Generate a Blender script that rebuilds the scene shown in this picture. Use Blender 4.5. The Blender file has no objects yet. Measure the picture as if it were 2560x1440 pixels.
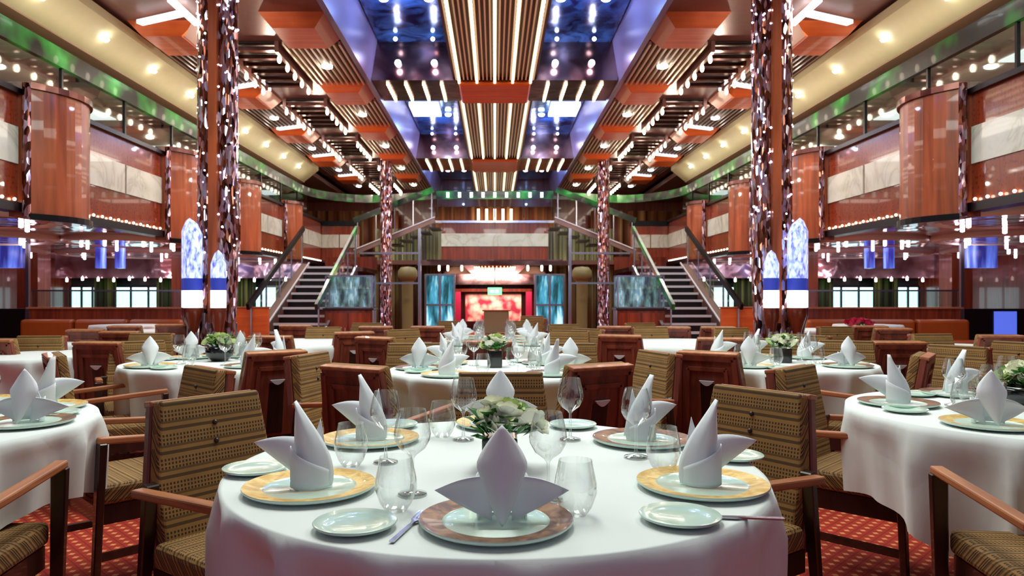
import bpy, bmesh, math, random
from mathutils import Vector, Matrix, Euler
random.seed(7)
PI = math.pi
sc = bpy.context.scene
COL = sc.collection
F_ = 1800.0; CX = 1237.0; CY = 739.0; H = 1.22

# ------------------------------------------------------------------ materials
def S(r, g, b):
    def f(c):
        c = c/255.0
        return c/12.92 if c <= 0.04045 else ((c+0.055)/1.055)**2.4
    return (f(r), f(g), f(b), 1.0)

class NT:
    def __init__(s, name):
        s.m = bpy.data.materials.new(name); s.m.use_nodes = True
        s.t = s.m.node_tree; s.n = s.t.nodes; s.l = s.t.links
        s.b = s.n['Principled BSDF']
    def new(s, typ, **kw):
        n = s.n.new(typ)
        for k, v in kw.items(): setattr(n, k, v)
        return n
    def put(s, sock, v):
        if isinstance(v, bpy.types.NodeSocket): s.l.new(v, sock)
        else: sock.default_value = v
    def math(s, op, a, b=None, c=None):
        n = s.new('ShaderNodeMath', operation=op)
        s.put(n.inputs[0], a)
        if b is not None: s.put(n.inputs[1], b)
        if c is not None: s.put(n.inputs[2], c)
        return n.outputs[0]
    def coord(s, which='Object'):
        return s.new('ShaderNodeTexCoord').outputs[which]
    def xyz(s, which='Object'):
        n = s.new('ShaderNodeSeparateXYZ'); s.l.new(s.coord(which), n.inputs[0])
        return n.outputs[0], n.outputs[1], n.outputs[2]
    def mapping(s, scale, which='Object'):
        n = s.new('ShaderNodeMapping'); s.l.new(s.coord(which), n.inputs[0])
        n.inputs['Scale'].default_value = scale
        return n.outputs[0]
    def mix(s, f, a, b):
        n = s.new('ShaderNodeMix', data_type='RGBA')
        s.put(n.inputs[0], f); s.put(n.inputs[6], a); s.put(n.inputs[7], b)
        return n.outputs[2]
    def noise(s, vec, scale, detail=3, dist=0.0):
        n = s.new('ShaderNodeTexNoise'); s.l.new(vec, n.inputs['Vector'])
        n.inputs['Scale'].default_value = scale; n.inputs['Detail'].default_value = detail
        n.inputs['Distortion'].default_value = dist
        return n.outputs[0]
    def ramp(s, f, stops):
        n = s.new('ShaderNodeValToRGB'); s.l.new(f, n.inputs[0])
        e = n.color_ramp.elements
        while len(e) > 1: e.remove(e[-1])
        e[0].position = stops[0][0]; e[0].color = stops[0][1]
        for p, c in stops[1:]:
            q = e.new(p); q.color = c
        return n.outputs[0]
    def bump(s, h, strength=0.3, dist=0.01):
        n = s.new('ShaderNodeBump'); s.l.new(h, n.inputs['Height'])
        n.inputs['Strength'].default_value = strength; n.inputs['Distance'].default_value = dist
        s.l.new(n.outputs[0], s.b.inputs['Normal'])
    def base(s, c): s.put(s.b.inputs['Base Color'], c)
    def rm(s, r, m=0.0, spec=None, coat=0.0):
        s.put(s.b.inputs['Roughness'], r); s.b.inputs['Metallic'].default_value = m
        if spec is not None: s.b.inputs['Specular IOR Level'].default_value = spec
        s.b.inputs['Coat Weight'].default_value = coat

M = {}
def plain(name, c, r=0.5, m=0.0, coat=0.0, var=0.0):
    t = NT(name)
    if var:
        n = t.noise(t.mapping((1, 1, 1)), 9, 4)
        c2 = (c[0]*(1-var), c[1]*(1-var), c[2]*(1-var), 1)
        t.base(t.mix(n, c2, c))
    else: t.base(c)
    t.rm(r, m, coat=coat); M[name] = t.m; return t.m
def emis(name, c, strength, sample=False):
    t = NT(name); t.base(c); t.b.inputs['Emission Color'].default_value = c
    t.b.inputs['Emission Strength'].default_value = strength
    try: t.m.cycles.emission_sampling = 'AUTO' if sample else 'NONE'
    except Exception: pass
    M[name] = t.m; return t.m
def wood(name, dark, light, scale=(1, 1, 1), rough=0.35, coat=0.3, axis='z', fr=1.0):
    t = NT(name)
    sc_ = {'z': (26, 26, 1.6), 'x': (1.6, 26, 26), 'y': (26, 1.6, 26)}[axis]
    v = t.mapping(tuple(k*fr for k in sc_))
    n = t.noise(v, 1.0, 5, 0.6)
    n2 = t.noise(t.mapping((3, 3, 1)), 1.3, 2)
    f = t.math('ADD', t.math('MULTIPLY', n, .75), t.math('MULTIPLY', n2, .3))
    t.base(t.ramp(f, [(0.32, dark), (0.68, light)]))
    t.rm(rough, coat=coat); M[name] = t.m; return t.m

wood('chair_wood', S(84, 34, 25), S(142, 68, 48), axis='z', rough=.42, coat=.1)
wood('chair_trim', S(146, 84, 50), S(196, 122, 78), axis='y', rough=.45, coat=.08)
wood('chair_dark', S(26, 12, 12), S(56, 27, 22), axis='z')
wood('bay_wood', S(104, 46, 28), S(196, 98, 54), axis='z', rough=.3, coat=.5, fr=.35)
wood('panel_wood', S(96, 36, 20), S(160, 66, 34), axis='z', rough=.25, coat=.5, fr=.5)
wood('orange_wood', S(196, 76, 18), S(232, 112, 44), axis='x', rough=.45, coat=.1, fr=.4)
wood('burgundy_wood', S(72, 22, 14), S(132, 50, 26), axis='z', rough=.25, coat=.5, fr=.4)
plain('ceiling_brown', S(140, 98, 90), .35, .25, var=.4)
plain('ceiling_dark', S(40, 20, 18), .4, .2)
plain('pale_bevel', S(222, 176, 156), .4)
plain('cream_soffit', S(196, 190, 150), .55, var=.12)
plain('cream_edge', S(150, 120, 92), .5)
plain('cream_panel', S(226, 222, 204), .5)
plain('cream_metal', S(232, 222, 200), .35, .35)
plain('dark_base', S(34, 26, 24), .5)
plain('olive_base', S(70, 58, 42), .4, .3)
plain('lavender', S(150, 138, 186), .3, .3)
plain('steel', S(190, 190, 205), .2, 1.0)
plain('chrome', S(230, 230, 235), .12, 1.0)
plain('bright_metal', S(226, 224, 232), .38, .35)
plain('black_metal', S(14, 12, 18), .3, .5)
plain('black_glaze', S(8, 14, 16), .15, coat=.6)
plain('stair_dark', S(22, 14, 18), .3, var=.4)
plain('stringer', S(150, 122, 114), .3, .5, var=.3)
plain('leather', S(178, 84, 26), .38, var=.25)
def linen():
    t = NT('cloth'); t.base(S(232, 236, 234)); t.rm(.85)
    v = t.mapping((1, 1, .35))
    a = t.noise(v, 5.5, 2, .2); x, y, z = t.xyz()
    crease = t.math('ABSOLUTE', t.math('SUBTRACT', t.noise(t.mapping((1, 1, .5)), 2.2, 0, 0), .5))
    hgt = t.math('ADD', a, t.math('MULTIPLY', t.math('MINIMUM', crease, .05), 1.6))
    hang = t.math('LESS_THAN', z, .752)     # pressed flat on the table, crumpled only where it hangs
    t.bump(t.math('MULTIPLY', hgt, hang), .45, .04); M['cloth'] = t.m
linen()
plain('napkin', S(236, 238, 244), .9)
plain('celadon', S(206, 230, 216), .18, coat=.5)
plain('petal', S(252, 252, 228), .6)
plain('petal_green', S(206, 224, 150), .6)
plain('leaf', S(44, 110, 28), .45)
plain('red_petal', S(200, 24, 70), .5)
plain('olive_cap', S(120, 112, 70), .5)
plain('brass', S(190, 150, 90), .25, .9)
plain('mez_floor', S(120, 84, 76), .4, .2)
emis('bulb', (1.0, .86, .64, 1), 9)
emis('strip', (1.0, .80, .52, 1), 2.6)
emis('downlight', (1.0, .98, .92, 1), 14)
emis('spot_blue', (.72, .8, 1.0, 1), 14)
emis('pink_bulb', (1.0, .74, .76, 1), 7)
emis('lamp_white', (.86, .96, 1.0, 1), 2.2, True)
emis('lamp_blue', (.03, .05, .4, 1), .5)
emis('lamp_frost', (.45, .55, 1.0, 1), 1.5)
emis('window_day', (.62, .93, 1.0, 1), 2.2)
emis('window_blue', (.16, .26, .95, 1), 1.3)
emis('window_cyan', (.22, .72, .9, 1), .9)
emis('exit_green', (.2, .85, .35, 1), 1.4)
emis('exit_mark', (.75, 1.0, .8, 1), 2)
emis('white_panel', (.93, .97, 1.0, 1), 1.7)
emis('green_glow', (.05, .5, .1, 1), .55)
emis('screen_blue', (.12, .2, 1.0, 1), .7)
def lit(name, stops, k, strength, sampling='NONE'):
    """back-lit patterned glass or cloth"""
    t = NT(name); n = t.noise(t.mapping(k), 1, 3, .3)
    c = t.ramp(n, stops); t.base(c); t.l.new(c, t.b.inputs['Emission Color']); t.b.inputs['Emission Strength'].default_value = strength
    t.rm(.15); t.m.cycles.emission_sampling = sampling; M[name] = t.m
lit('lamp_frost', [(.3, (.08, .08, .5, 1)), (.5, (.4, .5, 1, 1)), (.7, (.8, .85, 1, 1))], (30, 30, 12), 1.0)
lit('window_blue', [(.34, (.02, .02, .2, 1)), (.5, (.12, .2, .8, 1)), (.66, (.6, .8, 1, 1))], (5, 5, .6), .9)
lit('window_cyan', [(.36, (.01, .05, .06, 1)), (.52, (.05, .3, .45, 1)), (.68, (.5, .85, .95, 1))], (7, 7, 1.2), .8)
lit('case_back', [(.36, (.03, .04, .07, 1)), (.5, (.14, .22, .2, 1)), (.6, (.25, .4, .6, 1)), (.72, (.8, .9, .95, 1))], (9, 9, 3), .8)

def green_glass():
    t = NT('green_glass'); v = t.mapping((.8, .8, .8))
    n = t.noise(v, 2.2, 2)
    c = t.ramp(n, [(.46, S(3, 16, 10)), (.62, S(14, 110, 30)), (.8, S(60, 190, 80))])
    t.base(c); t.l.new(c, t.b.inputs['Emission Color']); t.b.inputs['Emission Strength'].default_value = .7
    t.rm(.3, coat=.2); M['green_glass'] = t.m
green_glass()

def fabric():
    t = NT('chair_fabric'); x, y, z = t.xyz()
    tt = t.math('ADD', y, z)
    fr = t.math('FRACT', t.math('DIVIDE', tt, .062))
    line = t.math('LESS_THAN', t.math('ABSOLUTE', t.math('SUBTRACT', fr, .18)), .07)
    line2 = t.math('LESS_THAN', t.math('ABSOLUTE', t.math('SUBTRACT', fr, .45)), .05)
    dx = t.math('FRACT', t.math('DIVIDE', x, .0115))
    dz = t.math('FRACT', t.math('DIVIDE', tt, .0103))
    dots = t.math('MULTIPLY', t.math('LESS_THAN', t.math('ABSOLUTE', t.math('SUBTRACT', dx, .5)), .27),
                  t.math('LESS_THAN', t.math('ABSOLUTE', t.math('SUBTRACT', dz, .5)), .3))
    dots = t.math('MULTIPLY', dots, t.math('GREATER_THAN', fr, .5))
    dk = t.math('MAXIMUM', t.math('MAXIMUM', t.math('MULTIPLY', line, .75), t.math('MULTIPLY', line2, .6)), t.math('MULTIPLY', dots, .9))
    n = t.noise(t.mapping((4, 4, 4)), 3, 3)
    light = t.mix(n, S(136, 98, 50), S(172, 128, 70))
    t.base(t.mix(dk, light, S(34, 19, 12)))
    t.rm(.8); M['chair_fabric'] = t.m
fabric()

def carpet():
    t = NT('carpet'); x, y, z = t.xyz()
    a = t.math('DIVIDE', x, .085); b = t.math('DIVIDE', y, .085)
    u = t.math('ADD', a, b); v = t.math('SUBTRACT', a, b)
    fu = t.math('ABSOLUTE', t.math('SUBTRACT', t.math('FRACT', u), .5))
    fv = t.math('ABSOLUTE', t.math('SUBTRACT', t.math('FRACT', v), .5))
    dot = t.math('LESS_THAN', t.math('ADD', fu, fv), .27)
    lat = t.math('GREATER_THAN', t.math('MAXIMUM', fu, fv), .44)
    n = t.noise(t.mapping((1, 1, 1)), 2.5, 4)
    base = t.mix(n, S(140, 26, 12), S(190, 52, 22))
    c = t.mix(t.math('MULTIPLY', lat, .55), base, S(92, 12, 14))
    c = t.mix(t.math('MULTIPLY', dot, .8), c, S(226, 150, 96))
    t.base(c); t.rm(.95); M['carpet'] = t.m
carpet()

def marble():
    t = NT('marble')
    n = t.noise(t.mapping((1, 1, 1)), 1.6, 6, 1.2)
    f = t.math('ABSOLUTE', t.math('SUBTRACT', n, .5))
    c = t.ramp(f, [(0.0, S(196, 196, 180)), (.03, S(214, 217, 203)), (.12, S(224, 228, 216))])
    t.base(c); t.rm(.25, coat=.3)
    t.b.inputs['Emission Color'].default_value = S(225, 235, 225)
    M['marble'] = t.m
marble()

def fret(name, a, b, sx=26):
    t = NT(name); x, y, z = t.xyz()
    w = t.new('ShaderNodeTexVoronoi'); t.l.new(t.mapping((sx, sx, sx*.8)), w.inputs['Vector']); w.inputs['Scale'].default_value = 1.0
    f = t.math('LESS_THAN', w.outputs['Distance'], .3)
    g = t.noise(t.mapping((30, 30, 3)), 1, 4)
    t.base(t.mix(t.math('MULTIPLY', f, .45), t.mix(g, a, b), S(60, 16, 10)))
    t.rm(.22, coat=.5); M[name] = t.m
fret('carved_wood', S(110, 40, 22), S(166, 72, 38))

def mosaic():
    t = NT('mosaic_copper')
    v = t.new('ShaderNodeTexVoronoi'); t.l.new(t.mapping((34, 34, 11)), v.inputs['Vector']); v.inputs['Scale'].default_value = 1
    c = t.new('ShaderNodeSeparateColor'); t.l.new(v.outputs['Color'], c.inputs[0])
    t.base(t.ramp(c.outputs[0], [(0, S(30, 18, 26)), (.28, S(120, 62, 44)), (.5, S(170, 104, 84)), (.75, S(196, 160, 190)), (1, S(240, 236, 255))]))
    t.rm(.1, .72)
    # every tile is set at its own slight tilt
    s1 = t.new('ShaderNodeVectorMath', operation='SUBTRACT'); t.l.new(v.outputs['Color'], s1.inputs[0]); s1.inputs[1].default_value = (.5, .5, .5)
    s2 = t.new('ShaderNodeVectorMath', operation='SCALE'); t.l.new(s1.outputs[0], s2.inputs[0]); s2.inputs['Scale'].default_value = .6
    g = t.new('ShaderNodeNewGeometry')
    s3 = t.new('ShaderNodeVectorMath', operation='ADD'); t.l.new(s2.outputs[0], s3.inputs[0]); t.l.new(g.outputs['Normal'], s3.inputs[1])
    s4 = t.new('ShaderNodeVectorMath', operation='NORMALIZE'); t.l.new(s3.outputs[0], s4.inputs[0])
    t.l.new(s4.outputs[0], t.b.inputs['Normal'])
    M['mosaic_copper'] = t.m
mosaic()

def mirror(name, c1, c2, scale, rough, wav):
    t = NT(name)
    n = t.noise(t.mapping((1, 1, 1)), scale, 4, 1.4)
    t.base(t.ramp(n, [(.35, c1), (.65, c2)]))
    t.rm(rough, 1.0)
    t.bump(t.noise(t.mapping((1, 1, 1)), 1.6, 2), .25, wav); M[name] = t.m
mirror('mirror_ceiling', S(140, 96, 104), S(226, 210, 226), .7, .1, .12)
M['mirror_ceiling'].node_tree.nodes['Principled BSDF'].inputs['Metallic'].default_value = .65
mirror('blue_mirror', S(10, 22, 70), S(70, 120, 190), 2.2, .16, .05)
M['blue_mirror'].node_tree.nodes['Principled BSDF'].inputs['Metallic'].default_value = .35
mirror('brown_gloss', S(92, 54, 52), S(158, 122, 116), .8, .18, .05)

def curtain(name, cols, k):
    t = NT(name)
    n = t.noise(t.mapping((k, k, .05)), 1, 2)
    t.base(t.ramp(n, [(.3 + .4*i/(len(cols)-1), c) for i, c in enumerate(cols)]))
    t.rm(.6); M[name] = t.m
curtain('green_curtain', [S(10, 18, 16), S(70, 110, 36), S(16, 24, 22), S(150, 180, 90), S(30, 34, 38)], 4.2)
curtain('olive_curtain', [S(40, 34, 30), S(140, 140, 80), S(46, 40, 54), S(176, 172, 110), S(60, 70, 50)], 4.5)
curtain('gold_curtain', [S(70, 34, 24), S(160, 100, 56), S(110, 52, 34), S(190, 140, 86)], 3.0)

def mural():
    t = NT('mural')
    v = t.new('ShaderNodeTexVoronoi'); t.l.new(t.mapping((4.2, 4.2, 4.2)), v.inputs['Vector']); v.inputs['Scale'].default_value = 1
    c = t.new('ShaderNodeSeparateColor'); t.l.new(v.outputs['Color'], c.inputs[0])
    f = t.math('ADD', t.noise(t.mapping((1.2, 1.2, 1.2)), 2, 3), t.math('MULTIPLY', v.outputs['Distance'], -.45)); f = t.math('MULTIPLY_ADD', f, 1.7, -.1)
    t.base(t.ramp(f, [(.1, S(190, 50, 70)), (.3, S(245, 140, 130)), (.5, S(255, 196, 168)), (.72, S(255, 230, 200))]))
    t.rm(.4); M['mural'] = t.m
mural()

def gilt(name, a, b, sc2):
    t = NT(name); n = t.noise(t.mapping((1, 1, 1)), sc2, 5, .8)
    t.base(t.ramp(n, [(.38, a), (.62, b)])); t.rm(.28, .35, coat=.4); M[name] = t.m
gilt('gold_rim', S(206, 160, 70), S(236, 206, 132), 30)
gilt('copper_rim', S(84, 50, 32), S(150, 106, 66), 26)
for k_ in ('copper_rim', 'gold_rim'): M[k_].node_tree.nodes['Principled BSDF'].inputs['Roughness'].default_value = .42; M[k_].node_tree.nodes['Principled BSDF'].inputs['Coat Weight'].default_value = .1

def glass():
    m = bpy.data.materials.new('clear_glass'); m.use_nodes = True
    n = m.node_tree.nodes; l = m.node_tree.links; n.clear()
    o = n.new('ShaderNodeOutputMaterial'); mx = n.new('ShaderNodeMixShader')
    tr = n.new('ShaderNodeBsdfTransparent'); tr.inputs[0].default_value = (.97, .985, .98, 1)
    gl = n.new('ShaderNodeBsdfGlossy'); gl.inputs['Roughness'].default_value = .03
    lw = n.new('ShaderNodeLayerWeight'); lw.inputs['Blend'].default_value = .35
    p = n.new('ShaderNodeMath'); p.operation = 'MULTIPLY_ADD'; p.inputs[1].default_value = .85; p.inputs[2].default_value = .05
    l.new(lw.outputs['Facing'], p.inputs[0]); l.new(p.outputs[0], mx.inputs[0])
    l.new(tr.outputs[0], mx.inputs[1]); l.new(gl.outputs[0], mx.inputs[2]); l.new(mx.outputs[0], o.inputs[0])
    M['clear_glass'] = m
    m2 = m.copy(); m2.name = 'pane_glass'; M['pane_glass'] = m2
    for q in m2.node_tree.nodes:
        if q.type == 'BSDF_TRANSPARENT': q.inputs[0].default_value = (.86, .93, .9, 1)
        if q.type == 'MATH': q.inputs[1].default_value = .5; q.inputs[2].default_value = .06
glass()

# ------------------------------------------------------------------ mesh builder
class MB:
    def __init__(s): s.v = []; s.f = []
    def add(s, vs, fs):
        k = len(s.v); s.v += [tuple(v) for v in vs]; s.f += [tuple(i+k for i in f) for f in fs]; return s
    def box(s, x0, x1, y0, y1, z0, z1):
        vs = [(x, y, z) for z in (z0, z1) for y in (y0, y1) for x in (x0, x1)]
        return s.add(vs, [(0, 2, 3, 1), (4, 5, 7, 6), (0, 1, 5, 4), (2, 6, 7, 3), (0, 4, 6, 2), (1, 3, 7, 5)])
    def cbox(s, c, d): return s.box(c[0]-d[0]/2, c[0]+d[0]/2, c[1]-d[1]/2, c[1]+d[1]/2, c[2]-d[2]/2, c[2]+d[2]/2)
    def bar(s, p, q, w, h, up=(0, 0, 1), w2=None, h2=None):
        p = Vector(p); q = Vector(q); d = (q-p).normalized(); up = Vector(up)
        if abs(d.dot(up)) > .98: up = Vector((0, 1, 0))
        a = d.cross(up).normalized(); b = a.cross(d).normalized()
        w2 = w if w2 is None else w2; h2 = h if h2 is None else h2
        vs = [p-a*w/2-b*h/2, p+a*w/2-b*h/2, p+a*w/2+b*h/2, p-a*w/2+b*h/2,
              q-a*w2/2-b*h2/2, q+a*w2/2-b*h2/2, q+a*w2/2+b*h2/2, q-a*w2/2+b*h2/2]
        return s.add(vs, [(0, 3, 2, 1), (4, 5, 6, 7), (0, 1, 5, 4), (1, 2, 6, 5), (2, 3, 7, 6), (3, 0, 4, 7)])
    def lathe(s, prof, n=24, c=(0, 0, 0), sx=1, sy=1, closed=False):
        k = len(s.v)
        for r, z in prof:
            for i in range(n):
                a = 2*PI*i/n; s.v.append((c[0]+r*sx*math.cos(a), c[1]+r*sy*math.sin(a), c[2]+z))
        for j in range(len(prof)-1):
            for i in range(n):
                i2 = (i+1) % n
                s.f.append((k+j*n+i, k+j*n+i2, k+(j+1)*n+i2, k+(j+1)*n+i))
        if closed:
            s.f.append(tuple(k+i for i in reversed(range(n)))); s.f.append(tuple(k+(len(prof)-1)*n+i for i in range(n)))
        return s
    def tube(s, pts, r, n=8, caps=True):
        k = len(s.v); pts = [Vector(p) for p in pts]
        for i, p in enumerate(pts):
            d = (pts[min(i+1, len(pts)-1)]-pts[max(i-1, 0)]).normalized()
            up = Vector((0, 0, 1)) if abs(d.z) < .9 else Vector((1, 0, 0))
            a = d.cross(up).normalized(); b = a.cross(d)
            for j in range(n):
                t = 2*PI*j/n; s.v.append(tuple(p+a*r*math.cos(t)+b*r*math.sin(t)))
        for i in range(len(pts)-1):
            for j in range(n):
                j2 = (j+1) % n; s.f.append((k+i*n+j, k+(i+1)*n+j, k+(i+1)*n+j2, k+i*n+j2))
        if caps:
            s.f.append(tuple(k+j for j in range(n))); s.f.append(tuple(k+(len(pts)-1)*n+j for j in reversed(range(n))))
        return s
    def band(s, pts, w, h):      # rectangular ribbon along a path, h tall (z), w thick
        k = len(s.v); pts = [Vector(p) for p in pts]
        for i, p in enumerate(pts):
            d = (pts[min(i+1, len(pts)-1)]-pts[max(i-1, 0)]); d.z = 0; d.normalize()
            a = Vector((d.y, -d.x, 0))
            for (u, v) in ((-1, -1), (1, -1), (1, 1), (-1, 1)):
                s.v.append(tuple(p+a*u*w/2+Vector((0, 0, v*h/2))))
        m = len(pts)
        for i in range(m-1):
            for j in range(4):
                j2 = (j+1) % 4; s.f.append((k+i*4+j, k+(i+1)*4+j, k+(i+1)*4+j2, k+i*4+j2))
        s.f.append((k, k+1, k+2, k+3)); s.f.append((k+(m-1)*4+3, k+(m-1)*4+2, k+(m-1)*4+1, k+(m-1)*4))
        return s
    def prism(s, poly, y0, y1):  # poly in (x,z)
        n = len(poly); k = len(s.v)
        s.v += [(x, y0, z) for x, z in poly]+[(x, y1, z) for x, z in poly]
        s.f.append(tuple(k+i for i in range(n))); s.f.append(tuple(k+n+i for i in reversed(range(n))))
        for i in range(n):
            i2 = (i+1) % n; s.f.append((k+i2, k+i, k+n+i, k+n+i2))
        return s
    def ball(s, c, r, n=8, m=6, sz=1.0):
        prof = [(max(1e-4, r*math.sin(PI*j/m)), -r*sz*math.cos(PI*j/m)) for j in range(m+1)]
        return s.lathe(prof, n, c)
    def grid(s, fn, nu, nv):
        k = len(s.v)
        for j in range(nv+1):
            for i in range(nu+1): s.v.append(tuple(fn(i/nu, j/nv)))
        for j in range(nv):
            for i in range(nu):
                a = k+j*(nu+1)+i; s.f.append((a, a+1, a+nu+2, a+nu+1))
        return s
    def xf(s, mat):
        s.v = [tuple(mat @ Vector(v)) for v in s.v]; return s
    def build(s, name, mat, parent=None, smooth=False, bevel=0.0, seg=1, solid=0.0, loc=None):
        bm = bmesh.new()
        vs = [bm.verts.new(v) for v in s.v]
        for f in s.f:
            try: bm.faces.new([vs[i] for i in f])
            except ValueError: pass
        bmesh.ops.remove_doubles(bm, verts=bm.verts, dist=1e-5)
        bmesh.ops.recalc_face_normals(bm, faces=bm.faces)
        if bevel > 0:
            es = [e for e in bm.edges if len(e.link_faces) == 2 and e.calc_face_angle(0) > .6]
            bmesh.ops.bevel(bm, geom=es, offset=bevel, segments=seg, affect='EDGES', profile=.5, clamp_overlap=True)
        me = bpy.data.meshes.new(name); bm.to_mesh(me); bm.free()
        me.materials.append(M[mat] if isinstance(mat, str) else mat)
        if smooth:
            me.polygons.foreach_set('use_smooth', [True]*len(me.polygons))
        o = bpy.data.objects.new(name, me); COL.objects.link(o)
        if parent: o.parent = parent
        if loc: o.location = loc
        if solid:
            md = o.modifiers.new('Solidify', 'SOLIDIFY'); md.thickness = solid; md.offset = 0
        return o

LABELS = {}
def tag(o, label, cat, group=None):
    o['label'] = label; o['category'] = cat
    if group: o['group'] = group
    LABELS[label] = LABELS.get(label, 0)+1
    n = len(label.split())
    if n < 4 or n > 16: print('LABEL LENGTH', n, label)
    return o
def empty(name, loc=(0, 0, 0), rz=0.0):
    o = bpy.data.objects.new(name, None); COL.objects.link(o); o.location = loc; o.rotation_euler = (0, 0, rz)
    o.empty_display_size = .1
    return o
def struct(o, label=None):
    o['kind'] = 'structure'
    if label: o['label'] = label
    return o
def dup(root, loc, rz=0.0, scale=None):
    r = root.copy(); COL.objects.link(r); r.location = loc; r.rotation_euler = (0, 0, rz)
    if scale: r.scale = scale
    for ch in list(root.children):
        c = ch.copy(); COL.objects.link(c); c.parent = r
        for g in list(ch.children):
            d = g.copy(); COL.objects.link(d); d.parent = c
    return r
SIDE = {-1: 'left', 1: 'right'}
ORD = ['first', 'second', 'third', 'fourth', 'fifth', 'sixth', 'seventh', 'eighth', 'ninth', 'tenth', 'eleventh', 'twelfth', 'thirteenth', 'fourteenth', 'fifteenth', 'sixteenth']

# ------------------------------------------------------------------ setting
ZC = 4.9
struct(MB().box(-13, 13, -3, 30, -.1, 0).build('floor', 'carpet'))
struct(MB().box(-13, 13, 27, 27.2, 0, 5.9).build('wall_back', 'burgundy_wood'))
struct(MB().box(-13.2, -13, -3, 27.2, 0, 5.9).build('wall_left', 'panel_wood'))
struct(MB().box(13, 13.2, -3, 27.2, 0, 5.9).build('wall_right', 'panel_wood'))
struct(MB().box(-13, 13, -1.5, 27.2, 5.75, 5.9).build('ceiling', 'ceiling_dark'))
for s in (-1, 1):
    def X(a, b): return (min(s*a, s*b), max(s*a, s*b))
    a, b = X(2.12, 5.3)
    struct(MB().box(a, b, -1.5, 26.9, ZC+.06, ZC+.2).build('ceiling_%s_bay' % SIDE[s], 'ceiling_brown'))
    a, b = X(5.3, 12.98)
    struct(MB().box(a, b, -1.5, 26.9, 4.72, 4.85).build('ceiling_%s_gallery' % SIDE[s], 'ceiling_brown'))
    struct(MB().box(a if s < 0 else 5.45, b if s > 0 else -5.45, -1.5, 26.9, 2.27, 2.4).build('ceiling_%s_lower' % SIDE[s], 'mirror_ceiling'))
    a, b = X(5.46, 12.98)
    struct(MB().box(a, b, -1.5, 26.9, 2.405, 2.45).build('floor_%s_gallery' % SIDE[s], 'mez_floor'))
    # cream soffit beam
    pts = [(s*5.02, 4.78), (s*5.42, 4.46), (s*5.6, 4.55), (s*5.6, 4.9), (s*5.02, 4.9)]
    t = struct(MB().prism(pts, -1.5, 20.5).build('trim_%d' % (1 if s < 0 else 2), 'cream_soffit'))
    pts = [(s*5.42, 4.44), (s*5.6, 4.4), (s*5.66, 4.5), (s*5.6, 4.56), (s*5.42, 4.47)]
    struct(MB().prism(pts, -1.5, 20.5).build('trim_%d' % (3 if s < 0 else 4), 'cream_edge'))
    # lavender cheeks of the glass channel
    pts = [(s*2.12, 4.86), (s*2.2, 4.86), (s*2.2, 5.75), (s*1.98, 5.75)]
    struct(MB().prism(pts, -1.5, 26.9).build('trim_%d' % (5 if s < 0 else 6), 'lavender'))
# glass channels
for s in (-1, 1):
    for k, (y0, y1) in enumerate(((-1.4, 12.3), (13.6, 19.3), (21.2, 26.8))):
        a, b = (min(s*.72, s*1.98), max(s*.72, s*1.98))
        o = MB().box(a, b, y0, y1, 5.55, 5.6).build('mirror_panel', 'blue_mirror')
        tag(o, 'blue mirrored glass panel recessed in the ceiling %s of centre strips, %s bay' % (SIDE[s], ('nearest', 'middle', 'far')[k]), 'mirror panel', 'blue mirrored ceiling panels')
# centre ribbed panels with light strips
DL = []   # real lamps are put later
def strip_bar(x, L, w, z0, z1):
    n = max(4, int(L/.14)); lft = []; rgt = []
    for j in range(2*n+1):
        y = -L/2+.03+j*(L-.06)/(2*n); q = w/2 if j % 2 else w/2*.62
        lft.append((x-q, y)); rgt.append((x+q, y))
    poly = rgt+lft[::-1]; m = MB(); N = len(poly)
    m.v = [(a, b, z0) for a, b in poly]+[(a, b, z1) for a, b in poly]
    for j in range(2*n):
        m.f.append((j, N-1-j, N-2-j, j+1)); m.f.append((N+j, N+j+1, 2*N-2-j, 2*N-1-j))
    for i in range(N): m.f.append((i, (i+1) % N, N+(i+1) % N, N+i))
    return m
def beam_section(k, y0, y1):
    t = empty('ceiling_light_panel', (0, (y0+y1)/2, ZC)); L = (y1-y0)
    m = MB().box(-.72, .72, -L/2, L/2, .05, .12); m.build('backing', 'olive_base', t)
    m = MB()
    for i in range(21):
        x = -.66+i*1.32/20
        m.box(x-.011, x+.011, -L/2+.02, L/2-.02, .0, .06)
    g = m.build('rib', 'cream_metal', t); g.name = 'ribbing'
    for i in range(5):
        x = -.61+i*.305
        strip_bar(x, L, .045, -.045, 0.0).build('bulb_row', 'strip', t)
    tag(t, 'ribbed metal ceiling panel with five rows of warm bulbs, %s section' % ('nearest', 'middle', 'farthest')[k], 'ceiling light', 'centre ceiling light panels')
beam_section(0, -1.4, 12.4); beam_section(1, 13.5, 19.2); beam_section(2, 21.2, 26.5)
for k, (y0, y1) in enumerate(((12.3, 13.6), (19.3, 21.2))):
    t = empty('cross_beam', (0, (y0+y1)/2, ZC)); L = y1-y0
    MB().box(-2.1, 2.1, -L/2, L/2, 0.0, .82).build('beam_body', 'brown_gloss', t)
    m = MB(); m.box(-.62, .62, -L/2+.05, L/2-.05, -.07, 0); m.build('centre_panel', 'orange_wood', t, bevel=.03)
    for s in (-1, 1):
        for i in range(4):
            x = s*(.92+i*.31)
            strip_bar(x, L-.1, .055, -.045, .005).build('bulb_row', 'strip', t)
        for i in range(2):
            x = s*(1.03+i*.62)
            MB().ball((x, -L/2-.05, .28), .055, 10, 6).build('spotlight', 'spot_blue', t)
            MB().ball((x, -L/2+(-.35), .58), .035, 8, 6).build('spotlight', 'spot_blue', t)
    tag(t, 'glossy brown cross beam with short bulb rows, %s one' % ('nearer', 'farther')[k], 'ceiling beam', 'ceiling cross beams')
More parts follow.
